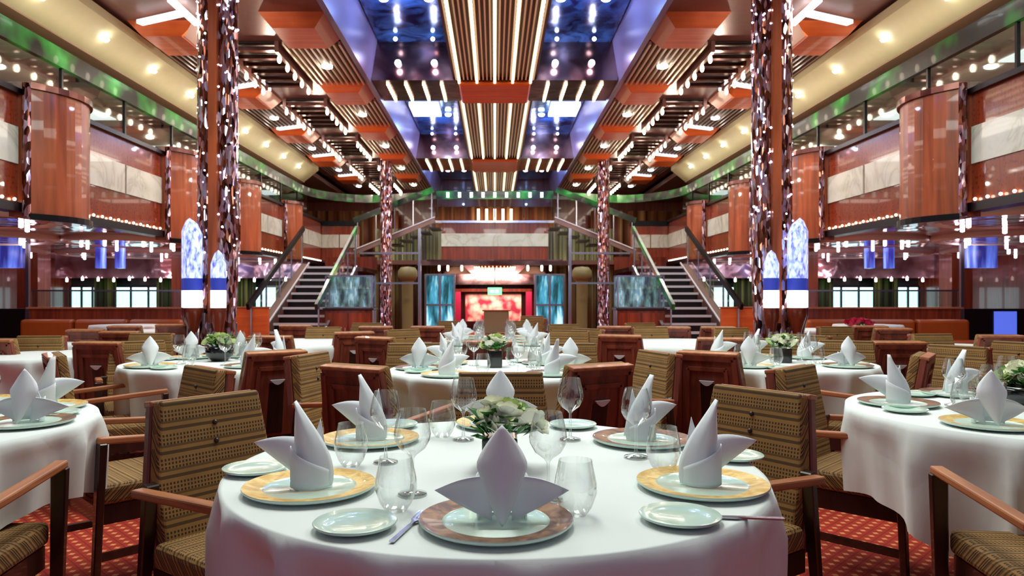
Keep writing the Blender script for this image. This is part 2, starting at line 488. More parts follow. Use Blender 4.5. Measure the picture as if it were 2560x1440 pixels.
# white panels reflected near the second bay
for s in (-1, 1):
    o = MB().box(min(s*1.25, s*1.9), max(s*1.25, s*1.9), 15.9, 16.9, 5.42, 5.5).build('recessed_light', 'white_panel')
    tag(o, 'bright white panel light in the blue ceiling channel, %s side' % SIDE[s], 'panel light', 'white panel lights')
# spots in mirror channels
for s in (-1, 1):
    k = 0
    for (x, y) in ((.95, 10.35), (1.6, 10.35), (1.05, 14.4), (1.75, 17.0), (1.1, 17.0), (1.7, 22.5), (1.1, 22.5), (1.6, 24.6), (1.05, 24.6)):
        o = MB().lathe([(.001, 0), (.055, 0), (.075, .02), (.075, .05), (.001, .05)], 12, (0, 0, 0)).build('downlight', 'spot_blue', loc=(s*x, y, 5.46))
        tag(o, 'blue white downlight in the mirrored channel %s of centre, %s from the front' % (SIDE[s], ORD[k]), 'downlight', 'downlights in the mirrored channel'); k += 1

# inner bay: ribbed panels and orange panels
def ribbed(x0, x1, y0, y1, label, mat='cream_metal', name='ribbed_panel', group='ribbed ceiling panels'):
    cx, cy = (x0+x1)/2, (y0+y1)/2; t = empty(name, (cx, cy, ZC)); hx, hy = (x1-x0)/2, (y1-y0)/2
    MB().box(-hx, hx, -hy, hy, .03, .07).build('backing', 'dark_base', t)
    m = MB(); n = max(4, int(2*hx/.085))
    for i in range(n):
        x = -hx+.03+i*(2*hx-.06)/(n-1); m.box(x-.017, x+.017, -hy, hy, -.02, .035)
    m.build('rib', mat, t)
    MB().lathe([(.001, -.05), (.05, -.05), (.085, -.035), (.09, 0)], 14, (0, 0, 0)).build('downlight', 'downlight', t)
    tag(t, label, 'ceiling panel', group)
def orange(x0, x1, y0, y1, label):
    cx, cy = (x0+x1)/2, (y0+y1)/2; t = empty('wood_ceiling_panel', (cx, cy, ZC)); hx, hy = (x1-x0)/2, (y1-y0)/2
    d = .12
    MB().add([(-hx+.16, -hy+.1, -d), (hx-.16, -hy+.1, -d), (hx-.16, hy-.1, -d), (-hx+.16, hy-.1, -d)], [(0, 1, 2, 3)]).build('wood_face', 'orange_wood', t)
    vs = [(-hx, -hy, .06), (hx, -hy, .06), (hx, hy, .06), (-hx, hy, .06), (-hx+.16, -hy+.1, -d), (hx-.16, -hy+.1, -d), (hx-.16, hy-.1, -d), (-hx+.16, hy-.1, -d)]
    MB().add(vs, [(0, 1, 5, 4), (2, 3, 7, 6)]).build('end_slope', 'orange_wood', t)
    MB().add(vs, [(1, 2, 6, 5), (3, 0, 4, 7)]).build('side_slope', 'pale_bevel', t)
    tag(t, label, 'ceiling panel', 'orange wood ceiling panels')
YS = [3.35, 6.42, 9.48, 12.55, 15.62, 18.7, 21.8]
for s in (-1, 1):
    for i, y in enumerate(YS):
        if y < 7: continue
        p = ORD[i-2]
        def xr(a, b): return min(s*a, s*b), max(s*a, s*b)
        a, b = xr(2.24, 3.12); orange(a, b, y, y+1.0, 'orange wood ceiling panel, inner row %s of centre, %s from the front' % (SIDE[s], p))
        a, b = xr(2.24, 3.12); ribbed(a, b, y+1.03, y+3.03, 'ribbed ceiling panel, inner row %s of centre, %s from the front' % (SIDE[s], p))
        a, b = xr(4.1, 5.0); orange(a, b, y+.3, y+1.3, 'orange wood ceiling panel, outer row %s of centre, %s from the front' % (SIDE[s], p))
        ribbed(a, b, y+1.35, y+3.25, 'brown ribbed ceiling panel, outer row %s of centre, %s from the front' % (SIDE[s], p), 'stringer')
        # ladder light
        t = empty('ladder_light', (s*3.6, y+2.1, ZC))
        for q in (-1, 1): MB().box(q*.39-.03, q*.39+.03, -1.0, 1.0, -.1, .06).build('side_rail', 'ceiling_brown', t)
        MB().box(-.36, .36, -1, 1, .03, .055).build('backing', 'ceiling_dark', t)
        for j in range(6): MB().box(-.36, .36, -.95+j*.36, -.85+j*.36, -.06, .0).build('rung', 'brown_gloss', t)
        for q in (-1, 1):
            for j in range(5):
                MB().ball((0, 0, 0), .033, 8, 6, 1.9).build('bulb', 'bulb', t, loc=(q*.39, -.85+j*.42, -.16))
        tag(t, 'ladder shaped ceiling fixture with candle bulbs, %s side, %s from the front' % (SIDE[s], p), 'light fixture', 'ladder light fixtures')
        # white folded light bracket beside each ladder
        m = MB().bar((s*3.98, y-.2, ZC-.03), (s*4.75, y+.15, ZC-.03), .1, .05).bar((s*4.0, y-.6, ZC-.03), (s*4.0, y+.2, ZC-.03), .08, .05)
        o = m.build('light_bracket', 'white_panel')
        tag(o, 'angled white light strip on the ceiling, %s side, %s from the front' % (SIDE[s], p), 'light strip', 'angled white light strips')
# downlights in the cream soffit
for s in (-1, 1):
    k = 0
    y = 8.2
    while y < 20:
        o = MB().lathe([(.001, -.03), (.05, -.03), (.075, -.01), (.08, .03)], 14).build('soffit_downlight', 'downlight', loc=(s*5.2, y, 4.64))
        o.rotation_euler = (0, s*-.67, 0)
        tag(o, 'round downlight in the cream soffit, %s side, %s from the front' % (SIDE[s], ORD[k]), 'downlight', 'soffit downlights'); k += 1; y += 1.35

# gallery fascias, bays, rails
SH = {}
def fascia(s, y0, y1, k):
    t = empty('gallery_parapet', (s*5.3, (y0+y1)/2, 2.25)); L = y1-y0; q = s
    MB().box(min(0, q*.14), max(0, q*.14), -L/2, L/2, 0, 1.2).build('wall_panel', 'carved_wood', t)
    for j in range(2):
        a = -L/2+.03+j*(L/2); b = a+L/2-.05
        MB().box(min(-q*.02, 0), max(-q*.02, 0), a, b, .43, .84).build('marble_slab', 'marble', t)
    MB().box(min(-q*.06, q*.16), max(-q*.06, q*.16), -L/2, L/2, 1.2, 1.26).build('cap_rail', 'black_metal', t)
    MB().box(min(-q*.05, q*.14), max(-q*.05, q*.14), -L/2, L/2, -.1, .0).build('lower_trim', 'stair_dark', t)
    n = int(L/.2)
    for j in range(n):
        if 'pb' not in SH: SH['pb'] = MB().ball((0, 0, 0), .018, 8, 6).build('bulb', 'bulb', t); o = SH['pb']
        else: o = SH['pb'].copy(); COL.objects.link(o); o.parent = t
        o.location = (-q*.03, -L/2+.1+j*L/n, .03)
    tag(t, 'carved wood gallery parapet with white marble band, %s side, %s from the front' % (SIDE[s], ORD[k]), 'parapet', 'gallery parapets')
def bay(s, y0, y1, k):
    t = empty('curved_bay', (s*5.3, (y0+y1)/2, 2.1)); L = y1-y0
    m = MB(); n = 10
    pr = []
    for i in range(n+1):
        u = -1+2*i/n; pr.append((-s*(.12+.26*(1-u*u)), u*L/2))
    k0 = 0
    for z in (0, 1.5): m.v += [(x, y, z) for x, y in pr]+[(s*.1, L/2, z), (s*.1, -L/2, z)]
    N = n+3
    for i in range(N): m.f.append((i, (i+1) % N, N+(i+1) % N, N+i))
    m.f.append(tuple(range(N))); m.f.append(tuple(N+i for i in reversed(range(N))))
    m.build('wood_cladding', 'bay_wood', t)
    m = MB().band([(x-s*.015, y, 1.46) for x, y in pr], .04, .07); m.build('top_band', 'brown_gloss', t)
    m = MB().band([(x-s*.012, y, .0) for x, y in pr], .04, .07); m.build('bottom_band', 'black_metal', t)
    for q in (-1, 1): MB().tube([(-s*.1, q*L/2, 0), (-s*.1, q*L/2, 1.48)], .045, 8).build('edge_tube', 'mosaic_copper', t)
    tag(t, 'bulging vertical grain wood bay on the gallery front, %s side, %s from the front' % (SIDE[s], ORD[k]), 'bay', 'curved gallery bays')
for s in (-1, 1):
    for k, (y0, y1) in enumerate(((5.6, 8.0), (9.15, 11.45), (12.6, 14.6), (15.6, 17.9), (18.9, 21.9))): fascia(s, y0, y1, k)
    for k, (y0, y1) in enumerate(((8.0, 9.15), (11.45, 12.6), (14.6, 15.6), (17.9, 18.9))): bay(s, y0, y1, k)

def smooth_path(P, n=6):
    out = []
    for i in range(len(P)-1):
        p0 = Vector(P[max(i-1, 0)]); p1 = Vector(P[i]); p2 = Vector(P[i+1]); p3 = Vector(P[min(i+2, len(P)-1)])
        for j in range(n):
            t = j/n
            out.append(.5*((2*p1)+(-p0+p2)*t+(2*p0-5*p1+4*p2-p3)*t*t+(-p0+3*p1-3*p2+p3)*t**3))
    out.append(Vector(P[-1])); return out
for s in (-1, 1):
    P = smooth_path([(s*5.3, 5.4, 4.11), (s*5.3, 10, 4.11), (s*5.3, 15, 4.11), (s*5.3, 18.5, 4.12), (s*5.15, 20.6, 4.14), (s*4.0, 21.9, 4.16), (s*2.2, 21.6, 4.2), (s*1.7, 21.5, 4.22)])
    t = empty('glass_balustrade', (0, 0, 0))
    MB().band(P, .07, .23).build('handrail', 'green_glass', t)
    y = 5.8
    while y < 20.4: MB().bar((s*5.3, y, 3.5), (s*5.3, y, 4.05), .035, .035).build('post', 'black_metal', t); y += 1.5
    MB().box(s*5.31-.008, s*5.31+.008, 5.6, 20.3, 3.53, 4.0).build('glass_pane', 'pane_glass', t)
    tag(t, 'green glass handrail with dark posts along the %s gallery' % SIDE[s], 'balustrade', 'gallery balustrades')
# bridge
t = empty('bridge_parapet', (0, 22.4, 2.33))
MB().box(-1.66, 1.66, 0, .2, 0, 1.15).build('wall_panel', 'panel_wood', t)
MB().box(-1.66, 1.66, -.03, 0, .42, .82).build('marble_band', 'marble', t)
MB().box(-2.1, 2.1, -.06, .22, 1.15, 1.22).build('cap_rail', 'steel', t)
MB().box(-2.1, 2.1, -.2, .25, -.12, 0).build('lower_trim', 'brown_gloss', t)
tag(t, 'wood bridge parapet with marble band at the end of the room', 'parapet')
t = empty('bridge_handrail', (0, 21.5, 4.22))
MB().box(-1.75, 1.75, -.04, .04, -.12, .12).build('handrail', 'green_glass', t)
for i in range(9): MB().cbox((-1.4+i*.35, -.05, 0), (.09, .02, .16)).build('light_tube', 'exit_mark', t)  # glowing slips stand for white strips reflected in the rail
for i in range(5): MB().bar((-1.72+i*.86, 0, -.68), (-1.72+i*.86, 0, 0), .03, .03).build('post', 'black_metal', t)
tag(t, 'straight green handrail across the far bridge', 'handrail')
struct(MB().box(-5.3, 5.3, 22.62, 26.9, 2.2, 2.33).build('floor_bridge', 'mez_floor'))
# landing parapets
for s in (-1, 1):
    t = empty('landing_parapet', (s*5.05, 22.0, 2.3))
    MB().box(-.9, .9, 0, .15, 0, 1.05).build('wall_panel', 'panel_wood', t)
    for j in range(3): MB().box(-.88+j*.6, -.88+j*.6+.57, -.03, 0, .38, .78).build('marble_slab', 'marble', t)
    MB().box(-.92, .92, -.06, .16, 1.05, 1.2).build('cap_rail', 'black_metal', t)
    tag(t, 'marble banded landing parapet above the %s staircase' % SIDE[s], 'parapet', 'landing parapets')
# staircases
for s in (-1, 1):
    t = empty('staircase', (s*4.05, 14.0, 0)); n = 12
    rise = 1.93/n; run = .33
    for j in range(n):
        z = rise*(j+1); y = j*run
        st = MB().box(-.55, .55, y, y+run, z-.04, z).build('tread', 'stair_dark', t)
        MB().box(-.56, .56, y-.02, y+.015, z-.045, z+.005).build('nosing', 'bright_metal', st)
        MB().box(-.55, .55, y+.02, y+.04, z-rise, z-.04).build('riser', 'stair_dark', st)
    MB().box(-.7, .75, n*run, n*run+2.2, 1.83, 1.93).build('landing', 'brown_gloss', t)
    MB().box(-.7, .75, n*run+2.2, n*run+2.3, 1.83, 2.3).build('landing_panel', 'burgundy_wood', t)
    MB().bar((s*.68, -.5, -.05), (s*.68, n*run, 1.85), .16, .34).build('outer_stringer', 'stringer', t)
    MB().bar((-s*.6, -.1, .1), (-s*.6, n*run, 1.85), .06, .26).build('inner_stringer', 'steel', t)
    MB().bar((s*.58, -.5, .14), (s*.58, n*run, 2.04), .03, .03).build('stringer_edge', 'bright_metal', t)
    for q, off in ((1, .72), (-1, .6)):
        m = MB().bar((s*q*off, -.1, 1.0), (s*q*off, n*run, 2.9), .06, .12)
        h = m.build('handrail', 'green_glass' if q < 0 else 'black_metal', t)
        for j in range(5):
            y = .1+j*.93; z = y/(n*run)*1.9
            MB().bar((s*q*off, y, z), (s*q*off, y, z+1.02), .03, .03).build('baluster', 'steel', h)
        MB().add([(s*q*off, .1, .15), (s*q*off, n*run, 2.0), (s*q*off, n*run, 2.82), (s*q*off, .1, .97)], [(0, 1, 2, 3)]).build('glass_panel', 'pane_glass', h)
    tag(t, 'dark staircase with bright metal nosings rising to the landing, %s side' % SIDE[s], 'staircase', 'pair of staircases')
    # upper flight along the back
    t = empty('upper_stair_flight', (0, 20.2, 0))
    MB().bar((s*3.95, 0, 2.42), (s*1.68, 0, 3.34), .1, .13).build('stringer', 'stringer', t)
    MB().bar((s*3.95, -.02, 2.5), (s*1.68, -.02, 3.42), .12, .03).build('bright_edge', 'bright_metal', t)
    for j in range(8):
        x = 3.8-j*.28; z = 2.3+j*.115; MB().box(min(s*x, s*(x-.3)), max(s*x, s*(x-.3)), .1, 1.0, z, z+.04).build('tread', 'stair_dark', t)
    h = MB().bar((s*3.95, 0, 3.32), (s*1.72, 0, 4.2), .08, .16).build('handrail', 'green_glass', t)
    for j in range(5):
        x = 3.85-j*.52; z = 2.45+(3.95-x)*.405; MB().bar((s*x, 0, z), (s*x, 0, z+.9), .03, .03).build('baluster', 'steel', h)
    tag(t, 'upper stair flight with green handrail climbing to the bridge, %s side' % SIDE[s], 'stair flight', 'upper stair flights')

# curtains, columns, back decor
def wavy(x0, x1, y, z0, z1, amp=.05, per=.22):
    n = max(8, int(abs(x1-x0)/per*6))
    return MB().grid(lambda u, v: (x0+(x1-x0)*u, y+amp*math.sin(u*(x1-x0)/per*2*PI), z0+(z1-z0)*v), n, 1)
for s in (-1, 1):
    o = wavy(s*1.75, s*3.9, 23.5, .1, 3.4, .06, .3).build('curtain', 'olive_curtain', smooth=True, solid=.01)
    tag(o, 'olive green striped full height curtain behind the %s upper flight' % SIDE[s], 'curtain', 'olive curtains')
    o = wavy(s*3.5, s*8, 26.2, 2.5, 4.3, .07, .4).build('gallery_curtain', 'gold_curtain', smooth=True, solid=.01)
    tag(o, 'golden brown curtain at the back of the %s gallery' % SIDE[s], 'curtain', 'golden gallery curtains')
    # mushroom capped post
    px = s*3.1
    t = empty('capped_column', (px-.0, 18.6, 0))
    MB().lathe([(.14, 0), (.14, 1.5), (.17, 1.62)], 16).build('shaft', 'olive_cap', t, smooth=True)
    MB().lathe([(.1, 1.6), (.2, 1.62), (.26, 1.72), (.25, 1.86), (.18, 1.95), (.01, 1.97)], 18).build('capital', 'olive_cap', t, smooth=True)
    t.location.x = s*2.25
    tag(t, 'olive column with rounded cap %s of the far stage' % SIDE[s], 'column', 'capped olive columns')
    # glazed screen with cyan glass
    t = empty('glazed_screen', (s*1.6, 21.0, 0))
    m = MB()
    for x in (-.42, -.0, .42): m.bar((x, 0, 0), (x, 0, 1.85), .06, .06)
    for z in (.05, .95, 1.83): m.bar((-.42, 0, z), (.42, 0, z), .05, .05)
    m.build('steel_frame', 'steel', t)
    MB().box(-.4, .4, .03, .05, .05, 1.8).build('lit_glass', 'window_cyan', t)
    m = wavy(-.4, .4, -.1+.18, .05, 1.8, .03, .2); m.build('curtain', 'green_curtain', t, solid=.008).location.y = .0
    tag(t, 'cyan lit glass screen with steel cross frame, %s of the stage' % SIDE[s], 'glass screen', 'cyan glass screens')
    # steel portal
    t = empty('steel_portal', (s*1.88, 18.0, 0))
    MB().bar((0, 0, 0), (0, 0, 2.9), .07, .07).build('post', 'steel', t)
    MB().bar((0, 0, 1.53), (s*1.9, 0, 1.53), .045, .045).build('rail', 'steel', t)
    MB().bar((0, 0, 2.28), (s*1.5, 0, 2.28), .05, .05).build('rail', 'steel', t)
    MB().bar((s*1.9, 0, 0), (s*1.9, 0, 1.53), .05, .05).build('post', 'steel', t)
    tag(t, 'slim steel post and rail frame %s of the stage' % SIDE[s], 'steel frame', 'steel frames')
    # display case on sideboard
    t = empty('sideboard', (s*3.05, 15.0, 0))
    MB().box(-.5, .5, 0, .5, .0, .92).build('body', 'burgundy_wood', t, bevel=.01)
    MB().box(-.53, .53, -.03, .52, .92, .96).build('top', 'chair_dark', t)
    for q in (-1, 1):
        d = MB().box(min(q*.02, q*.46), max(q*.02, q*.46), -.02, 0, .08, .86).build('door', 'panel_wood', t)
        MB().box(q*.06-.01, q*.06+.01, -.045, -.02, .4, .55).build('handle', 'chrome', d)
    tag(t, 'dark red wood sideboard under the lit glass case, %s side' % SIDE[s], 'sideboard', 'sideboards by the stairs')
    t = empty('display_case', (s*3.05, 15.25, .96))
    m = MB()
    for x in (-.48, .48):
        for y in (-.2, .2): m.bar((x, y, 0), (x, y, .68), .03, .03)
    for z in (.01, .67):
        for y in (-.2, .2): m.bar((-.48, y, z), (.48, y, z), .03, .03)
    m.build('frame', 'steel', t)
    MB().box(-.47, .47, .16, .18, .02, .66).build('back_panel', 'case_back', t)
    MB().box(-.47, .47, -.18, .18, .38, .39).build('shelf', 'pane_glass', t)
    MB().box(-.48, .48, -.205, -.2, .02, .66).build('front_glass', 'pane_glass', t)
    tag(t, 'blue lit glass display case standing on the %s sideboard' % SIDE[s], 'display case', 'lit display cases')
    k = 0
    for z in (.99, 1.36):
        for j in range(6):
            o = MB().lathe([(.001, 0), (.03, .002), (.04, .1), (.02, .17), (.018, .24)], 10).build('decanter', 'clear_glass', smooth=True, loc=(s*3.05-.38+j*.15, 15.2, z))
            tag(o, 'clear decanter in the %s display case, %s shelf, %s from left' % (SIDE[s], 'lower' if z < 1.2 else 'upper', ORD[j]), 'decanter', 'decanters in display cases')
# stage art
o = MB().box(-1.0, .9, 24.5, 24.6, .35, 1.28).build('mural_panel', 'mural'); tag(o, 'pink and orange floral mural at the end of the room', 'mural')
t = empty('red_stage_frame', (0, 24.3, 0))
for x in (-1.25, 1.15): MB().box(x-.1, x+.1, 0, .2, 0, 1.35).build('post', 'red_petal', t)
MB().box(-1.35, 1.25, 0, .2, 1.35, 1.45).build('lintel', 'burgundy_wood', t)
tag(t, 'pair of dark red posts framing the floral mural', 'frame')
t = empty('stage_counter', (.0, 23.2, 0))
MB().box(-.35, .45, -.2, .2, 0, .72).build('body', 'cream_soffit', t, bevel=.02)
MB().box(-.4, .5, -.24, .24, .72, .76).build('top', 'chair_trim', t)
tag(t, 'beige counter standing before the floral mural', 'counter')
t = empty('exit_sign', (0, 20.5, 1.33))
MB().box(-.2, .2, -.03, .03, -.09, .12).build('sign_box', 'exit_green', t)
m = MB().box(-.13, -.02, -.035, -.03, -.02, .04).box(.02, .1, -.035, -.03, -.03, .05); m.build('sign_mark', 'exit_mark', t)
MB().bar((0, 0, .12), (0, 0, .9), .02, .02).build('hanger', 'black_metal', t)
tag(t, 'small glowing green exit sign hanging before the mural', 'sign')
# soffit below the bridge with bulbs
struct(MB().box(-2.2, 2.2, 20.4, 26.9, 2.08, 2.2).build('ceiling_stage', 'brown_gloss'))
struct(MB().box(-2.0, 2.0, 24.8, 24.95, 1.6, 2.08).build('wall_stage_header', 'brown_gloss'))
t = empty('stage_chandelier', (0, 20.8, 2.08))
for i in range(16):
    a = -PI*.95+PI*.9*i/15
    MB().bar((.5*math.cos(a), .25*math.sin(a), -.42), (.6*math.cos(a), .3*math.sin(a), -.02), .025, .025).build('bulb_rod', 'strip', t)
MB().lathe([(.62, 0), (.6, -.04), (.4, -.04)], 20, sy=.5).build('ceiling_plate', 'brass', t)
tag(t, 'crown of warm light rods hanging under the bridge', 'chandelier')
k = 0
for x in (-1.6, -1.35, -.95, -.5, .5, .95, 1.35, 1.6):
    t = MB().lathe([(.001, -.16), (.03, -.14), (.035, -.02), (.02, 0)], 8).build('pendant_light', 'bulb', loc=(x, 20.7, 2.08))
    tag(t, 'small warm pendant bulb under the bridge, %s from the left' % ORD[k], 'pendant', 'pendants under the bridge'); k += 1
for s in (-1, 1):
    o = MB().lathe([(.001, 0), (.42, .0), (.2, .2), (.12, .22)], 20, sy=.6).build('wall_washer', 'pale_bevel', loc=(s*1.1, 21.2, 1.86))
    tag(o, 'pale cone shaped light shade under the bridge, %s side' % SIDE[s], 'light shade', 'pale cone shades')
# far upper background
t = empty('upper_backdrop', (0, 26.6, 2.4))
wavy(-2.2, 2.2, 0, 0, 2.1, .05, .35).build('drape', 'gold_curtain', t, smooth=True, solid=.01)
for i in range(5): MB().cbox((-.6+i*.3, -.2, 1.75), (.1, .05, .5)).build('light_rod', 'strip', t)
tag(t, 'brown drape with short light rods above the bridge', 'drape')

# side lower rooms: windows, curtains, partitions, banquettes
for s in (-1, 1):
    n_ = 1 if s < 0 else 5
    for j, (x0, x1) in enumerate(((6.1, 7.6), (8.3, 9.6), (10.0, 11.6), (11.9, 12.9))):
        w = empty('window_%d' % (n_+j), (s*(x0+x1)/2, 21.9, 1.2)); hw = (x1-x0)/2; struct(w)
        MB().box(-hw, hw, .03, .05, -.6, .3).build('pane', 'window_day', w)
        m = MB()
        for q in range(4): m.bar((-hw+q*2*hw/3, 0, -.6), (-hw+q*2*hw/3, 0, .3), .05, .05)
        m.bar((-hw, 0, -.6), (hw, 0, -.6), .06, .06).bar((-hw, 0, .3), (hw, 0, .3), .06, .06)
        m.build('window_frame', 'stair_dark', w)
    struct(MB().box(min(s*5.5, s*13), max(s*5.5, s*13), 22.1, 22.2, 0, 2.27).build('wall_%s_window' % SIDE[s], 'stair_dark'))
    for j, (x0, x1) in enumerate(((5.6, 6.6), (7.2, 8.6), (9.2, 10.2), (11.4, 12.1))):
        o = wavy(s*x0, s*x1, 21.7, .3, 1.85, .05, .25).build('window_curtain', 'green_curtain', smooth=True, solid=.01)
        tag(o, 'green and black striped window curtain, %s side, %s from the centre' % (SIDE[s], ORD[j]), 'curtain', 'green window curtains')
    # header band
    struct(MB().box(min(s*5.5, s*13), max(s*5.5, s*13), 21.3, 21.45, 1.74, 2.27).build('trim_%d' % (7 if s < 0 else 8), 'mirror_ceiling'))
    # partition
    t = empty('partition', (s*6.95, 13.0, 0))
    MB().box(-1.45, 1.45, 0, .12, 0, .98).build('panel', 'panel_wood', t)
    MB().box(-1.5, 1.5, -.03, .15, .98, 1.01).build('cap', 'chair_trim', t)
    MB().bar((s*1.52, .06, 0), (s*1.52, .06, 2.2), .06, .06).build('steel_post', 'steel', t)
    m = MB().box(-1.45, 1.45, .05, .07, 1.02, 1.3); m.build('glass_screen', 'pane_glass', t)
    MB().bar((-1.45, .06, 1.31), (1.45, .06, 1.31), .03, .03).build('glass_rail', 'steel', t)
    tag(t, 'low reddish wood partition behind the orange banquettes, %s side' % SIDE[s], 'partition', 'low wood partitions')
    t = empty('partition', (s*4.9, 14.2, 0))
    MB().box(-.42, .42, 0, .12, 0, .98).build('panel', 'orange_wood', t); MB().box(-.44, .44, -.02, .14, .98, 1.0).build('cap', 'chair_trim', t)
    tag(t, 'short orange wood partition beside the %s staircase' % SIDE[s], 'partition', 'short wood partitions')
    t = empty('partition', (s*9.9, 13.2, 0))
    MB().box(-1.3, 1.3, 0, .12, 0, .98).build('panel', 'stair_dark', t)
    MB().box(-s*.55-.2, -s*.55+.2, -.03, 0, .2, .93).build('lit_screen', 'screen_blue', t)
    tag(t, 'dark partition with blue lit screen near the %s edge' % SIDE[s], 'partition', 'dark edge partitions')
    for j in range(3):
        t = empty('banquette', (s*(5.95+j*.95), 12.5, 0))
        MB().box(-.46, .46, -.5, .1, .1, .45).build('seat', 'leather', t, bevel=.04, seg=2)
        MB().box(-.46, .46, .08, .26, .1, .8).build('backrest', 'leather', t, bevel=.05, seg=2)
        MB().box(-.46, .46, -.45, .2, 0, .1).build('plinth', 'chair_dark', t)
        tag(t, 'orange leather banquette against the partition, %s side, %s from the column' % (SIDE[s], ORD[j]), 'banquette', 'orange banquettes')
    # square wood columns downstairs
    for j, (x, y) in enumerate(((6.6, 15.5), (11.2, 17.5))):
        o = MB().box(-.25, .25, -.25, .25, 0, 2.27).build('wood_column', 'bay_wood', loc=(s*x, y, 0))
        tag(o, 'square wood clad column under the %s gallery, %s from the centre' % (SIDE[s], ORD[j]), 'column', 'square wood columns')
    # glowing boxes added as the blue window reflections near the edge
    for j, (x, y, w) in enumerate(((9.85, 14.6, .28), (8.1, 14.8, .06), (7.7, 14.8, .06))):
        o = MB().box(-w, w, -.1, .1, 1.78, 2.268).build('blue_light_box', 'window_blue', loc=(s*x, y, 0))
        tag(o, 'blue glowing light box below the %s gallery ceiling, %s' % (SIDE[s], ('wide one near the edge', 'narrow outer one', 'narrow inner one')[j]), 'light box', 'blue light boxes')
    # ceiling discs under gallery
    for j, (x, y, rx, ry) in enumerate(((7.2, 9.3, 1.5, 1.2), (9.6, 12.5, 1.9, 1.4), (6.9, 13.6, 1.1, 1.2), (8.6, 17.5, 1.9, 1.5), (11.5, 16, 1.3, 1.6), (6.6, 19.3, 1.0, 1.3))):
        t = empty('ceiling_disc', (s*x, y, 2.27))
        MB().lathe([(1, -.0), (1.0, -.05), (.94, -.09), (.86, -.07)], 40, sx=rx, sy=ry).build('cream_rim', 'cream_panel', t, smooth=True)
        MB().lathe([(.86, -.07), (.001, -.05)], 40, sx=rx, sy=ry).build('mirror_face', 'mirror_ceiling', t)
        for q in range(8):
            a = 2*PI*q/8
            MB().lathe([(.001, -.13), (.028, -.12), (.03, -.03), (.015, 0)], 8).build('bulb', 'pink_bulb', t, loc=(rx*.72*math.cos(a), ry*.72*math.sin(a), -.05))
        tag(t, 'oval mirrored ceiling disc with cream rim, %s lower ceiling, %s from the front' % (SIDE[s], ORD[[0, 1, 2, 4, 3, 5][j]]), 'ceiling disc', 'oval ceiling discs')
    # pendants row
    for j in range(16):
        x = 5.7+j*.46; z = 1.74
        o = MB().lathe([(.001, -.12), (.034, -.11), (.036, -.02), (.01, 0), (.01, .02)], 8).build('pendant_light', 'pink_bulb', loc=(s*x, 21.2, z+.02*((j*7) % 3)))
        tag(o, 'small pink pendant bulb in the row before the %s windows, %s from the centre' % (SIDE[s], ORD[j]), 'pendant', 'pink pendants before the windows')
    # gallery level: floating cream shades, rear wall, orange panels, bulbs
    struct(MB().box(min(s*10.4, s*10.6), max(s*10.4, s*10.6), -1, 26.9, 2.45, 4.72).build('wall_%s_gallery' % SIDE[s], 'gold_curtain'))
    for j in range(5):
        y = 8.4+j*2.9
        t = empty('shade_lamp', (s*6.55, y, 4.21))
        vs = [(-.55, -.5, -.12), (.55, -.5, -.12), (.55, .5, -.12), (-.55, .5, -.12), (-.85, -.8, .12), (.85, -.8, .12), (.85, .8, .12), (-.85, .8, .12)]
        MB().add(vs, [(0, 1, 2, 3), (0, 1, 5, 4), (1, 2, 6, 5), (2, 3, 7, 6), (3, 0, 4, 7), (4, 5, 6, 7)]).build('shade', 'cream_panel', t)
        MB().bar((0, 0, .12), (0, 0, .5), .04, .04).build('stem', 'black_metal', t)
        MB().box(-.4, .4, -.4, .4, -.14, -.125).build('diffuser', 'white_panel', t)
        tag(t, 'wide cream shade hanging over the %s gallery, %s from the front' % (SIDE[s], ORD[j]), 'pendant', 'cream gallery shades')
        o = MB().box(-.7, .7, -.5, .5, -.06, 0).build('wood_ceiling_panel', 'orange_wood', loc=(s*6.9, y+1.45, 4.72))
        tag(o, 'orange panel on the %s gallery ceiling, %s from the front' % (SIDE[s], ORD[j]), 'ceiling panel', 'orange gallery ceiling panels')
        for q in range(2):
            o = MB().ball((0, 0, 0), .05, 8, 6).build('gallery_downlight', 'downlight', loc=(s*(6.0+q*1.7), y+.8+q*.9, 4.66))
            tag(o, 'small round light, %s gallery ceiling, %s %s pair' % (SIDE[s], ('inner of', 'outer of')[q], ORD[j]), 'downlight', 'gallery ceiling lights')

